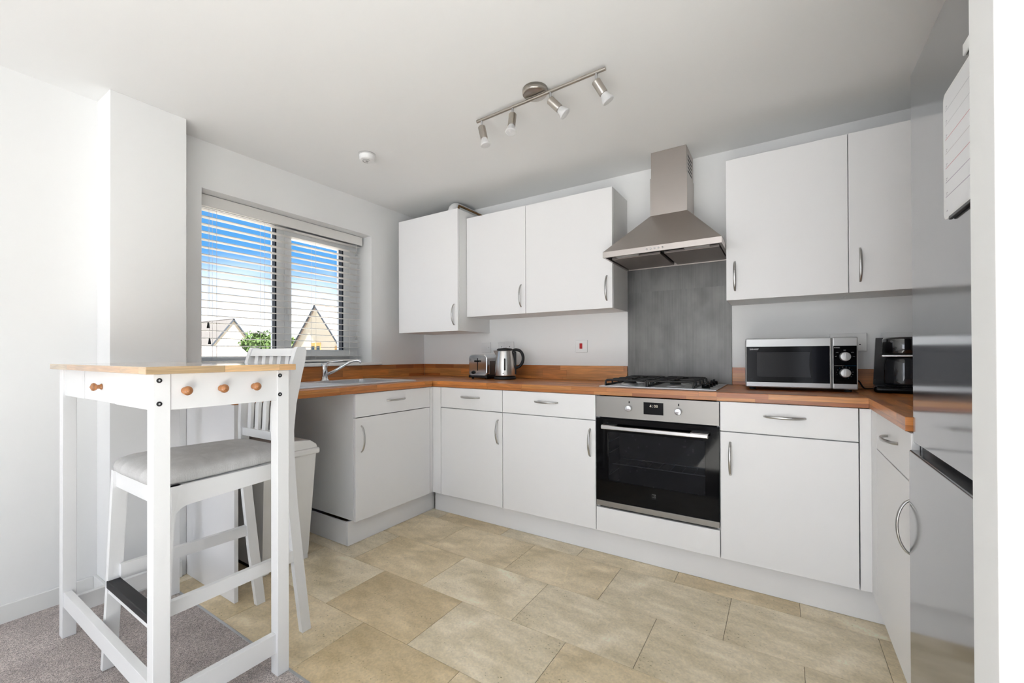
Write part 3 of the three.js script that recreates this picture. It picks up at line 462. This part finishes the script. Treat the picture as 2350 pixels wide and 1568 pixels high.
{
  const m = thing('microwave', 'silver microwave oven with black door and two round dials', 'microwave', [2.503, WT + 0.001, 0.362], undefined, true); m.rotation.y = 0.075;
  const W = 0.438, y0 = 0.013, y1 = 0.252, D = 0.31;
  part(m, 'casing', bx(0.002, W - 0.002, y0 + 0.002, y1 - 0.002, -D, -0.02, 0.004), M.silverPlain);
  const dw = 0.344; part(m, 'door', bx(0, dw - 0.0012, y0, y1, -0.0195, 0, 0.006, 2), M.silver);
  const glassPrint = canvasTex(1024, 560, (c) => {
    c.fillStyle = '#070708'; c.fillRect(0, 0, 1024, 560); c.fillStyle = '#2b2c2e'; c.beginPath(); c.moveTo(132, 84); c.lineTo(800, 84); c.quadraticCurveTo(770, 270, 810, 478); c.lineTo(132, 478); c.closePath(); c.fill();
    c.fillStyle = '#343537'; for (let y = 90; y < 474; y += 7) for (let x = 138; x < 792; x += 7) c.fillRect(x, y, 3, 3);
    c.fillStyle = '#d9dadb'; c.font = 'bold 34px sans-serif'; c.save(); c.scale(1.15, 1); c.fillText('SHARP', 30, 48); c.restore();
    c.fillStyle = '#6a6b6d'; c.font = '20px sans-serif'; c.fillText('800 W', 40, 532); c.fillStyle = '#111218'; c.fillRect(826, 0, 198, 560);
  });
  const dg = part(m, 'door_glass', bx(0.004, dw - 0.008, 0.038, 0.212, -0.001, 0.0012, 0.0008), M.blackGlass); part(dg, 'door_print', flat(0.006, dw - 0.01, 0.04, 0.21, 0.0016), P({ map: glassPrint, roughness: 0.14, specularIntensity: 0.4 }));
  part(m, 'control_fascia', bx(dw + 0.0012, W, y0, y1, -0.0195, 0, 0.006, 2), M.silver);
  const cp = canvasTex(384, 720, (c) => {
    c.fillStyle = '#060607'; c.fillRect(0, 0, 384, 720); c.fillStyle = '#c9cacb'; c.font = 'bold 24px sans-serif'; c.fillText('R-SERIES', 6, 40);
    c.strokeStyle = '#d5d6d7'; c.fillStyle = '#c5c6c7'; c.textAlign = 'center'; c.font = '20px sans-serif';
    const put = (t, x, y) => c.fillText(t, x, y); put('MED', 188, 88); put('LOW', 60, 128); put('HIGH', 318, 128); put('off', 34, 206); put('max', 340, 206);
    c.strokeStyle = '#d5d6d7'; c.lineWidth = 3; c.beginPath(); c.moveTo(8, 376); c.lineTo(178, 376); c.stroke(); c.strokeStyle = '#2f7fae'; c.beginPath(); c.moveTo(186, 376); c.lineTo(378, 376); c.stroke();
    for (let k = 0; k < 13; k++) { const a = -2.6 + k * 0.42, x = 186 + Math.cos(a - 0.9) * 138, y = 516 + Math.sin(a - 0.9) * 112; c.fillStyle = k % 4 === 3 ? '#3d93c0' : '#bfc0c1'; c.font = '17px sans-serif'; put(String((k * 5) % 60), x, y); }
  });
  const pa = part(m, 'control_panel', bx(dw + 0.005, W - 0.005, 0.038, 0.212, -0.001, 0.0012, 0.0008), M.blackGlass); part(pa, 'panel_print', flat(dw + 0.006, W - 0.006, 0.039, 0.211, 0.0016), P({ map: cp, roughness: 0.18, specularIntensity: 0.4 }));
  for (const yy of [0.163, 0.088]) { const dl = part(m, 'dial', aim(lathe([[0, 0.018], [0.017, 0.018], [0.0195, 0.015], [0.0215, 0], [0, 0]], 28), [0.391, yy, 0.0013], [0, 0, 1]), M.silver); part(dl, 'pointer', bx(0.389, 0.393, yy - 0.015, yy + 0.015, 0.0185, 0.024, 0.001), M.silver); }
  for (const fx of [0.03, W - 0.03]) for (const fz of [-0.04, -D + 0.04]) part(m, 'foot', rod([fx, 0, fz], [fx, 0.015, fz], 0.014, 14), M.rubber);
  single('microwave_flex', 'black mains flex behind the microwave', 'cable', tube([[2.945, WT + 0.03, 0.12], [2.965, WT + 0.045, 0.1], [2.985, WT + 0.012, 0.09], [3.0, WT + 0.005, 0.075], [3.03, WT + 0.005, 0.05], [3.08, WT + 0.005, 0.04], [3.14, WT + 0.005, 0.04]], 0.0032, 8, 40), M.rubber);
}
{
  const c = thing('coffee_maker', 'black filter coffee maker with glass jug beside the fridge', 'coffee maker', [3.115, WT + 0.001, 0.19], undefined, true); c.rotation.y = -0.12;
  part(c, 'base', bx(-0.105, 0.1, 0, 0.03, -0.11, 0.115, 0.014, 3), M.black);
  part(c, 'tower', hexa([[-0.105, 0.03, -0.02], [0.1, 0.03, -0.02], [0.1, 0.03, -0.11], [-0.105, 0.03, -0.11], [-0.095, 0.249, 0.0], [0.1, 0.249, 0.0], [0.1, 0.249, -0.11], [-0.095, 0.249, -0.11]]), M.black);
  part(c, 'brew_head', aim(lathe([[0, 0.172], [0.07, 0.172], [0.074, 0.178], [0.076, 0.2], [0.076, 0.238], [0.068, 0.248], [0, 0.249]], 40), [0.0, 0, 0.03], [0, 1, 0]), M.blackGloss);
  part(c, 'trim_band', bx(-0.078, 0.1, 0.160, 0.171, -0.03, 0.108, 0.004, 2), M.satin);
  const j = part(c, 'jug', aim(lathe([[0, 0.001], [0.064, 0.001], [0.069, 0.01], [0.068, 0.1], [0.062, 0.118], [0.06, 0.122]], 40), [0.0, 0.034, 0.035], [0, 1, 0]), M.jug); part(j, 'jug_lid', aim(lathe([[0, 0.125], [0.055, 0.125], [0.062, 0.118], [0.062, 0.112], [0, 0.112]], 28), [0.0, 0.034, 0.035], [0, 1, 0]), M.black);
  part(j, 'jug_handle', bx(0.062, 0.082, 0.05, 0.148, 0.05, 0.12, 0.01, 3), M.blackMatte);
  part(c, 'warming_plate', aim(lathe([[0, 0.002], [0.065, 0.002], [0.067, 0], [0, 0]], 28), [0.0, 0.0305, 0.035], [0, 1, 0]), M.satin);
}

// ---------------------------------------------------------------- sockets and switches
function plate(name, label, x0, x1, y0, y1, depth = 0.009) { const t = thing(name, label, 'socket', [(x0 + x1) / 2, y0, 0.004]); part(t, 'plate', bx(x0, x1, y0, y1, 0.0006, depth, 0.003, 2), M.plastic); return t; }
function pins(t, x, y, z = 0.0092) { part(t, 'pin_hole', [bx(x - 0.0025, x + 0.0025, y + 0.006, y + 0.014, z - 0.0003, z + 0.0003, 0), bx(x - 0.014, x - 0.008, y - 0.008, y - 0.004, z - 0.0003, z + 0.0003, 0), bx(x + 0.008, x + 0.014, y - 0.008, y - 0.004, z - 0.0003, z + 0.0003, 0)], M.dark); }
{ const t = plate('wall_socket', 'single white wall plate above the toaster', 0.636, 0.722, 1.103, 1.189); part(t, 'rocker', bx(0.668, 0.69, 1.134, 1.158, 0.0085, 0.012, 0.002), M.plastic); part(t, 'screw_cap', rod([0.705, 1.145, 0.0085], [0.705, 1.145, 0.0096], 0.003, 8), M.silverPlain); }
{ const t = plate('wall_socket', 'double white wall socket behind the kettle', 0.79, 0.936, 1.103, 1.189); pins(t, 0.826, 1.14); pins(t, 0.9, 1.14); for (const x of [0.846, 0.88]) part(t, 'rocker', bx(x - 0.006, x + 0.006, 1.166, 1.182, 0.0085, 0.0115, 0.001), M.plastic); }
{ const t = plate('cooker_switch', 'white switch plate with red rocker left of the splashback', 1.445, 1.532, 1.102, 1.188); t.userData.category = 'switch'; part(t, 'rocker', bx(1.4755, 1.496, 1.128, 1.166, 0.0085, 0.0135, 0.002), M.red, 'red rocker switch'); }
{ const t = plate('wall_socket', 'double white wall socket behind the microwave', 2.862, 3.008, 1.101, 1.191, 0.03); pins(t, 2.9, 1.14, 0.0302); pins(t, 2.97, 1.14, 0.0302); }
{ const t = plate('wall_socket', 'white wall socket above the coffee maker', 3.062, 3.208, 1.103, 1.192); pins(t, 3.1, 1.14); pins(t, 3.17, 1.14); }

// ---------------------------------------------------------------- ceiling spotlights, smoke alarm
{
  const A = [1.407, 2.235, 1.121], B = [2.07, 2.235, 1.155], s = thing('ceiling_spotlight_bar', 'brushed nickel ceiling bar with four spotlights', 'ceiling light', [1.74, CY, 1.138]);
  part(s, 'ceiling_rose', aim(lathe([[0, 0.0005], [0.056, 0.0005], [0.056, 0.02], [0.05, 0.027], [0, 0.028]], 36), [1.74, CY - 0.0005, 1.138], [0, -1, 0]), M.nickel);
  part(s, 'bar', rod(A, B, 0.0075, 14), M.nickel);
  const at = (t) => A.map((a, i) => a + (B[i] - a) * t), heads = [[0.045, [0.22, -1, -0.05]], [0.32, [0.03, -1, 0.25]], [0.62, [0.75, -0.85, -0.32]], [0.94, [0.5, -0.95, -0.35]]];
  for (const [t, dir] of heads) {
    const p = at(t), e = [p[0], p[1] - 0.045, p[2]], h = part(s, 'spot_head', (() => { const g = lathe([[0, -0.012], [0.016, -0.012], [0.018, -0.009], [0.018, 0.048], [0.016, 0.05], [0, 0.05]], 24); return aim(g, [e[0] + dir[0] * 0.006, e[1], e[2] + dir[2] * 0.006], dir); })(), M.nickel);
    part(s, 'stem', rod(p, e, 0.0055, 10), M.chrome);
    part(h, 'bulb', aim(lathe([[0.0145, 0.05], [0.017, 0.06], [0.024, 0.078], [0.0255, 0.084], [0.022, 0.087], [0, 0.088]], 24), [e[0] + dir[0] * 0.006, e[1], e[2] + dir[2] * 0.006], dir), M.frost);
  }
  const a = thing('smoke_alarm', 'round white smoke alarm on the ceiling', 'smoke alarm', [0.614, CY, 1.137]);
  part(a, 'base', aim(lathe([[0, 0.0005], [0.05, 0.0005], [0.05, 0.008], [0, 0.008]], 32), [0.614, CY - 0.0003, 1.137], [0, -1, 0]), M.plastic);
  part(a, 'cover', aim(lathe([[0.045, 0.0085], [0.044, 0.03], [0.038, 0.037], [0, 0.039]], 32), [0.614, CY - 0.0003, 1.137], [0, -1, 0]), M.plastic);
  part(a, 'vent_ring', (() => { const g = new THREE.TorusGeometry(0.024, 0.0016, 8, 32, Math.PI * 1.3); g.rotateX(Math.PI / 2); g.translate(0.614, CY - 0.0393, 1.137); return g; })(), M.silverPlain);
  part(a, 'test_button', aim(lathe([[0, 0.003], [0.008, 0.003], [0.009, 0], [0, 0]], 16), [0.614, CY - 0.0385, 1.137], [0, -1, 0]), M.silverPlain);
}

// ---------------------------------------------------------------- bin
{
  const b = thing('waste_bin', 'tall white plastic bin under the worktop behind the bar stool', 'bin', [0.35, 0, 1.57]);
  const x0 = 0.17, x1 = 0.545, z0 = 1.455, z1 = 1.705;
  part(b, 'body', hexa([[x0 + 0.03, 0.03, z1 - 0.0], [x1 - 0.02, 0.03, z1 - 0.0], [x1 - 0.02, 0.03, z0 + 0.005], [x0 + 0.03, 0.03, z0 + 0.005], [x0, 0.568, z1 + 0.02], [x1 + 0.035, 0.568, z1 + 0.02], [x1 + 0.035, 0.568, z0 - 0.005], [x0, 0.568, z0 - 0.005]]), M.binPlastic);
  const lid = part(b, 'lid', [bx(x0 - 0.012, x1 + 0.052, 0.568, 0.6, z0 - 0.02, z1 + 0.035, 0.01, 2)], M.binPlastic);
  const dome = extrude(poly([[z0 - 0.012, 0.6], [z1 + 0.027, 0.6], [z1 + 0.02, 0.62], [z1 - 0.02, 0.645], [(z0 + z1) / 2, 0.655], [z0 + 0.03, 0.645], [z0 - 0.006, 0.62]]), x1 - x0 + 0.03, 0.006); dome.rotateY(-Math.PI / 2); dome.translate(x1 + 0.035, -0.002, 0);
  part(b, 'lid_dome', dome, M.binPlastic);
  part(b, 'foot', bx(x0 + 0.04, x1 - 0.045, 0.001, 0.032, z1 - 0.06, z1 - 0.012, 0.004), M.rubber); part(b, 'foot', bx(x0 + 0.04, x1 - 0.045, 0.001, 0.032, z0 + 0.02, z0 + 0.07, 0.004), M.rubber);
  part(b, 'skirt', bx(x1 - 0.04, x1 - 0.021, 0.001, 0.031, z0 + 0.006, z0 + 0.06, 0.003), M.binPlastic); part(b, 'skirt', bx(x1 - 0.04, x1 - 0.021, 0.001, 0.031, z1 - 0.035, z1 - 0.002, 0.003), M.binPlastic);
}

// ---------------------------------------------------------------- bar table
{
  const t = thing('bar_table', 'white high bar table with wooden top and drawer', 'table', [0.77, 0.004, 2.18]);
  const X0 = 0.31, X1 = 1.231, Z0 = 1.986, Z1 = 2.372, L = 0.041, y0 = 0.0045;
  part(t, 'table_top', metreUV(bx(0.285, 1.25, 1.038, 1.0585, 1.972, 2.394, 0.002), 0), M.beech);
  for (const x of [X0, X1 - L]) for (const z of [Z0, Z1 - L]) part(t, 'leg', bx(x, x + L, (z > 1.99 || z < 1.99) && z + L > ZC + 0.02 ? y0 : y0, 1.0375, z, z + L, 0.002), M.paint);
  part(t, 'apron', bx(X1 - 0.026, X1 - 0.004, 0.936, 1.0375, Z0 + L, Z1 - L, 0.0015), M.paint); part(t, 'apron', bx(X0 + 0.004, X0 + 0.026, 0.936, 1.0375, Z0 + L, Z1 - L, 0.0015), M.paint);
  part(t, 'apron', bx(X0 + L, X1 - L, 0.936, 1.0375, Z0 + 0.004, Z0 + 0.026, 0.0015), M.paint);
  const zf = Z1 - 0.008; part(t, 'apron', bx(X0 + L, 0.5875, 0.936, 1.0375, zf - 0.02, zf, 0.001), M.paint); part(t, 'apron', bx(0.9035, X1 - L, 0.936, 1.0375, zf - 0.02, zf, 0.001), M.paint);
  const d = part(t, 'drawer', [bx(0.5905, 0.9005, 0.937, 1.036, zf - 0.018, zf - 0.001, 0.0015), bx(0.6, 0.89, 0.942, 1.0, zf - 0.3, zf - 0.018, 0.001)], M.paint);
  const knob = () => lathe([[0, 0.031], [0.006, 0.028], [0.0115, 0.0255], [0.0132, 0.0205], [0.011, 0.0155], [0.0068, 0.0115], [0.0065, 0.006], [0.0095, 0.0025], [0.0095, 0], [0, 0]], 20);
  part(d, 'knob', aim(knob(), [0.775, 0.9865, zf - 0.001], [0, 0, 1]), M.knobWood, 'turned wooden knob');
  for (const z of [2.296, 2.2, 2.103]) part(t, 'hook_knob', aim(knob(), [X1 - 0.004, 0.9885, z], [1, 0, 0]), M.knobWood, 'turned wooden knob');
  for (const z of [Z1 - L / 2 + 0.006, Z0 + L / 2 + 0.012]) for (const y of [1.02, 0.956]) part(t, 'bolt', aim(lathe([[0.0028, 0.0006], [0.0028, 0.002], [0.0065, 0.0016], [0.0068, 0], [0.0028, 0]], 14), [X1 + 0.0002, y, z], [1, 0, 0]), M.blackMatte);
  part(t, 'rail', bx(X1 - 0.032, X1 - 0.01, 0.079, 0.146, Z0 + L - 0.001, Z1 - L + 0.001, 0.0015), M.paint); part(t, 'rail', bx(X0 + 0.01, X0 + 0.032, 0.079, 0.146, Z0 + L - 0.001, Z1 - L + 0.001, 0.0015), M.paint);
  part(t, 'foot_rail', bx(X0 + L - 0.001, X1 - L + 0.001, 0.124, 0.181, Z1 - 0.028, Z1 - 0.004, 0.0015), M.paint);
}

// ---------------------------------------------------------------- bar stool
{
  const s = thing('bar_stool', 'white wooden bar stool with slatted back and grey seat tucked under the table', 'bar stool', [0.905, 0, 2.09]);
  const side = (pts, x0, x1) => { // leg: list of [y, zBack, zFront, xShift] rings, lofted
    const p = [], quad = (a, b, c, d) => p.push(...a, ...b, ...c, ...a, ...c, ...d), R = pts.map(([y, zb, zf, dx = 0]) => [[x0 + dx, y, zb], [x0 + dx, y, zf], [x1 + dx, y, zf], [x1 + dx, y, zb]]);
    for (let i = 0; i + 1 < R.length; i++) for (let k = 0; k < 4; k++) quad(R[i][k], R[i][(k + 1) % 4], R[i + 1][(k + 1) % 4], R[i + 1][k]);
    quad(R[0][0], R[0][3], R[0][2], R[0][1]); const T = R[R.length - 1]; quad(T[0], T[1], T[2], T[3]);
    const g = new THREE.BufferGeometry(); g.setAttribute('position', new THREE.Float32BufferAttribute(p, 3)); g.computeVertexNormals(); return metreUV(g);
  };
  const post = [[0.001, 1.807, 1.844], [0.25, 1.835, 1.875], [0.5, 1.862, 1.899], [0.62, 1.871, 1.907], [0.7, 1.876, 1.91], [0.8, 1.878, 1.912], [0.9, 1.868, 1.908], [1.0, 1.847, 1.894], [1.06, 1.833, 1.884], [1.1, 1.826, 1.872], [1.116, 1.828, 1.866], [1.122, 1.834, 1.86]];
  part(s, 'back_leg', side(post, 1.06, 1.083), M.paint); part(s, 'back_leg', side(post, 0.722, 0.745), M.paint);
  const front = (sgn) => [[0.0055, 2.303, 2.343, 0], [0.3, 2.292, 2.331, -sgn * 0.006], [0.58, 2.28, 2.322, -sgn * 0.012], [0.69, 2.26, 2.318, -sgn * 0.014]];
  part(s, 'front_leg', side(front(1), 1.101, 1.124), M.paint); part(s, 'front_leg', side(front(-1), 0.681, 0.704), M.paint);
  // side frames with a curved corner under the seat
  const frame = (xb, xf, w) => {
    const c = []; for (let i = 0; i <= 8; i++) { const a = i / 8 * Math.PI / 2; c.push([2.235 + 0.05 * Math.sin(a), 0.575 + 0.05 * Math.cos(a)]); }
    const sh = poly([[1.9, 0.69], [1.9, 0.636], [2.235, 0.625], ...c, [2.285, 0.575], [2.29, 0.69]]), g = extrude(sh, w, 0.001); const p = g.attributes.position;
    for (let i = 0; i < p.count; i++) { const z = p.getX(i), y = p.getY(i), d = p.getZ(i), t = (z - 1.9) / 0.4; p.setXYZ(i, xb + (xf - xb) * t + d, y, z); }
    g.computeVertexNormals(); return g;
  };
  const flip = (g) => { const p = g.attributes.position; const m = g.index ? g.toNonIndexed() : g; const q = m.attributes.position; for (let i = 0; i < q.count; i += 3) { const a = [q.getX(i), q.getY(i), q.getZ(i)]; q.setXYZ(i, q.getX(i + 2), q.getY(i + 2), q.getZ(i + 2)); q.setXYZ(i + 2, ...a); } m.computeVertexNormals(); return m; };
  part(s, 'seat_rail', flip(frame(1.061, 1.092, 0.02)), M.paint); part(s, 'seat_rail', flip(frame(0.724, 0.694, 0.02)), M.paint);
  part(s, 'seat_rail', bx(0.716, 1.088, 0.632, 0.69, 2.288, 2.31, 0.0015), M.paint); part(s, 'seat_rail', bx(0.745, 1.06, 0.636, 0.69, 1.874, 1.894, 0.0015), M.paint);
  part(s, 'side_stretcher', hexa([[1.076, 0.293, 2.3], [1.096, 0.293, 2.3], [1.083 - 0.003, 0.293, 1.868], [1.063, 0.293, 1.868], [1.076, 0.336, 2.3], [1.096, 0.336, 2.3], [1.08, 0.336, 1.868], [1.063, 0.336, 1.868]]), M.paint);
  part(s, 'side_stretcher', hexa([[0.709, 0.318, 2.3], [0.727, 0.318, 2.3], [0.742, 0.318, 1.868], [0.724, 0.318, 1.868], [0.709, 0.361, 2.3], [0.727, 0.361, 2.3], [0.742, 0.361, 1.868], [0.724, 0.361, 1.868]]), M.paint);
  const fr = part(s, 'footrest', bx(0.7, 1.105, 0.266, 0.287, 2.3, 2.328, 0.0015), M.paint); part(fr, 'footrest_cover', bx(0.702, 1.103, 0.285, 0.311, 2.296, 2.333, 0.003), M.blackMatte, 'black footrest cover');
  // back rest
  part(s, 'top_rail', hexa([[0.745, 1.086, 1.872], [1.06, 1.086, 1.872], [1.06, 1.086, 1.85], [0.745, 1.086, 1.85], [0.745, 1.116, 1.86], [1.06, 1.116, 1.86], [1.06, 1.116, 1.838], [0.745, 1.116, 1.838]]), M.paint);
  part(s, 'lower_rail', hexa([[0.745, 0.752, 1.904], [1.06, 0.752, 1.904], [1.06, 0.752, 1.882], [0.745, 0.752, 1.882], [0.745, 0.785, 1.904], [1.06, 0.785, 1.904], [1.06, 0.785, 1.882], [0.745, 0.785, 1.882]]), M.paint);
  for (let k = 0; k < 5; k++) { const x = 0.7745 + k * 0.0575; part(s, 'back_slat', side([[0.784, 1.887, 1.899], [0.88, 1.883, 1.895], [0.98, 1.868, 1.88], [1.088, 1.846, 1.866]], x, x + 0.026), M.paint); }
  // padded seat: a rounded, crowned cushion
  const cushion = (() => {
    const N = 40, Mr = 10, pos = [], idx = [], cx = 0.9025, cz = 2.103;
    const ring = (t) => { const a = t * 2 * Math.PI, c = Math.cos(a), q = Math.sin(a), e = 0.28, x = Math.sign(c) * Math.pow(Math.abs(c), e), z = Math.sign(q) * Math.pow(Math.abs(q), e); return [x * (0.187 + 0.022 * z), z * 0.227]; };
    const rows = [[0.0, 0.692], [0.965, 0.692], [1.0, 0.7], [1.005, 0.71], [0.99, 0.722], [0.95, 0.733], [0.86, 0.742], [0.68, 0.749], [0.4, 0.753], [0.0, 0.755]];
    for (const [r, y] of rows) for (let i = 0; i < N; i++) { const [x, z] = ring((i + 0.5) / N); pos.push(cx + x * r, y, cz + z * r); }
    for (let j = 0; j + 1 < rows.length; j++) for (let i = 0; i < N; i++) { const a = j * N + i, b = j * N + (i + 1) % N, c = a + N, d = b + N; idx.push(a, c, b, b, c, d); }
    const g = new THREE.BufferGeometry(); g.setAttribute('position', new THREE.Float32BufferAttribute(pos, 3)); g.setIndex(idx); g.computeVertexNormals();
    const uv = []; for (let i = 0; i < pos.length; i += 3) uv.push(pos[i], pos[i + 2]); g.setAttribute('uv', new THREE.Float32BufferAttribute(uv, 2)); return g;
  })();
  part(s, 'seat_cushion', cushion, M.fabric, 'light grey fabric seat pad');
}

// ---------------------------------------------------------------- outside
{
  const GY = -3.0;
  struct('ground_outside', bx(-160, -0.32, GY - 0.3, GY, -160, 90, 0), S({ color: 0x8f8a82, roughness: 1 }), 'ground outside the window', 'ground');
  struct('unseen_ground_rear', bx(-0.32, 90, GY - 0.3, GY, -40, 90, 0), S({ color: 0xe6e4de, roughness: 1 }), 'unseen pale ground behind the house, bounces sunlight indoors', 'ground');  // out of view, pale so that it bounces sunlight indoors
  const cream = S({ color: 0xdccfb9, roughness: 0.9 }), slate = S({ color: 0x625e5b, roughness: 0.85 }), rose = S({ color: 0x9a8b82, roughness: 0.85 }), fascia = S({ color: 0x3a4048, roughness: 0.6 }), pane = S({ color: 0x3c4a55, roughness: 0.1 }), orange = S({ color: 0xc99b5a, roughness: 0.6 });
  function house(label, at, w, len, eave, apex, ridgeAlongX, roofMat, wins) {   // gable at local z = 0 looking along +z, ridge runs towards -z
    const h = thing('house', label, 'house', at, 'houses beyond the window', true); if (ridgeAlongX) h.rotation.y = Math.PI / 2;
    const e = eave - GY, a = apex - GY, g = extrude(poly([[-w / 2, 0], [w / 2, 0], [w / 2, e], [0, a], [-w / 2, e]]), len); g.translate(0, 0, -len); part(h, 'wall', g, cream);
    const sl = Math.hypot(w / 2, a - e), th = Math.atan2(a - e, w / 2);
    for (const sg of [-1, 1]) { const r = new THREE.BoxGeometry(sl + 0.5, 0.16, len + 0.5); r.rotateZ(-sg * th); r.translate(sg * (w / 4 + 0.08), (a + e) / 2 + 0.06, -len / 2); part(h, 'roof_slope', r, roofMat); const f = new THREE.BoxGeometry(sl + 0.5, 0.2, 0.1); f.rotateZ(-sg * th); f.translate(sg * (w / 4 + 0.08), (a + e) / 2 - 0.02, 0.27); part(h, 'verge', f, fascia); }
    for (const [x, y, ww, hh] of wins) { const f = part(h, 'window', new THREE.BoxGeometry(ww, hh, 0.1).translate(x, y - GY, 0.06), orange); part(f, 'window_pane', new THREE.BoxGeometry(ww - 0.16, hh * 0.6, 0.06).translate(x, y - GY - hh * 0.16, 0.1), pane); }
    return h;
  }
  house('cream gabled house with grey roof, left of the trees', [-72.3, GY, -32.1], 7.0, 12, 2.3, 6.9, true, slate, [[-1.8, 0.9, 0.9, 1.1], [2.2, 0.6, 0.9, 1.1]]);
  house('cream gabled house with pinkish roof, right of the trees', [-47.0, GY, -30.3], 10.0, 14, 2.1, 7.3, false, rose, [[-0.55, 2.1, 0.8, 1.2], [0.55, 2.1, 0.8, 1.2], [4.2, 1.6, 0.6, 1.2]]);
  house('low outbuilding with grey roof at the left edge of the window', [-34.0, GY, -8.6], 5.4, 6, 0.4, 1.6, false, slate, []);
  const leaf = [0x3f5523, 0x4a622b, 0x2f431c, 0x5a6e34].map((c) => S({ color: c, roughness: 0.8 })), bark = S({ color: 0x5b4a3a, roughness: 0.9 });
  function tree(label, x, z, top, r, seed, mat) {
    const t = thing('tree', label, 'tree', [x, GY, z], 'trees between the houses', true), q = rng(seed), n = 1500, pos = [];
    const H = top - GY, cy = H - r;
    for (let i = 0; i < n; i++) {
      const u = q() * 2 - 1, a = q() * 2 * Math.PI, k = Math.sqrt(1 - u * u), rad = r * (0.55 + 0.45 * Math.pow(q(), 0.4)) * (0.8 + 0.35 * fbm(a * 2, u * 3 + 5, seed, 2)), c = [k * Math.cos(a) * rad, cy + u * rad * 1.0, k * Math.sin(a) * rad], s = 0.22 + 0.2 * q();
      for (let v = 0; v < 3; v++) pos.push(c[0] + (q() - 0.5) * s * 2, c[1] + (q() - 0.5) * s * 2, c[2] + (q() - 0.5) * s * 2);
    }
    const g = new THREE.BufferGeometry(); g.setAttribute('position', new THREE.Float32BufferAttribute(pos, 3)); g.computeVertexNormals(); g.setAttribute('uv', new THREE.Float32BufferAttribute(new Float32Array(pos.length / 3 * 2), 2));
    const core = new THREE.IcosahedronGeometry(r * 0.72, 2); core.translate(0, cy, 0);
    part(t, 'foliage', [g, core], mat); part(t, 'trunk', rod([0, 0, 0], [0, cy, 0], 0.25, 10, 0.14), bark);
  }
  tree('leafy green tree nearest the left house', -52, -25.6, 4.0, 2.4, 301, leaf[0]); tree('yellow-green tree beside the window mullion', -60, -33.2, 4.4, 3.0, 302, leaf[3]);
  tree('dark green tree behind the right house', -68, -42.0, 4.9, 3.2, 303, leaf[2]); tree('taller mid-green tree in the middle of the gap', -96, -52, 7.2, 5, 304, leaf[1]);
}

renderer.render(scene, camera);
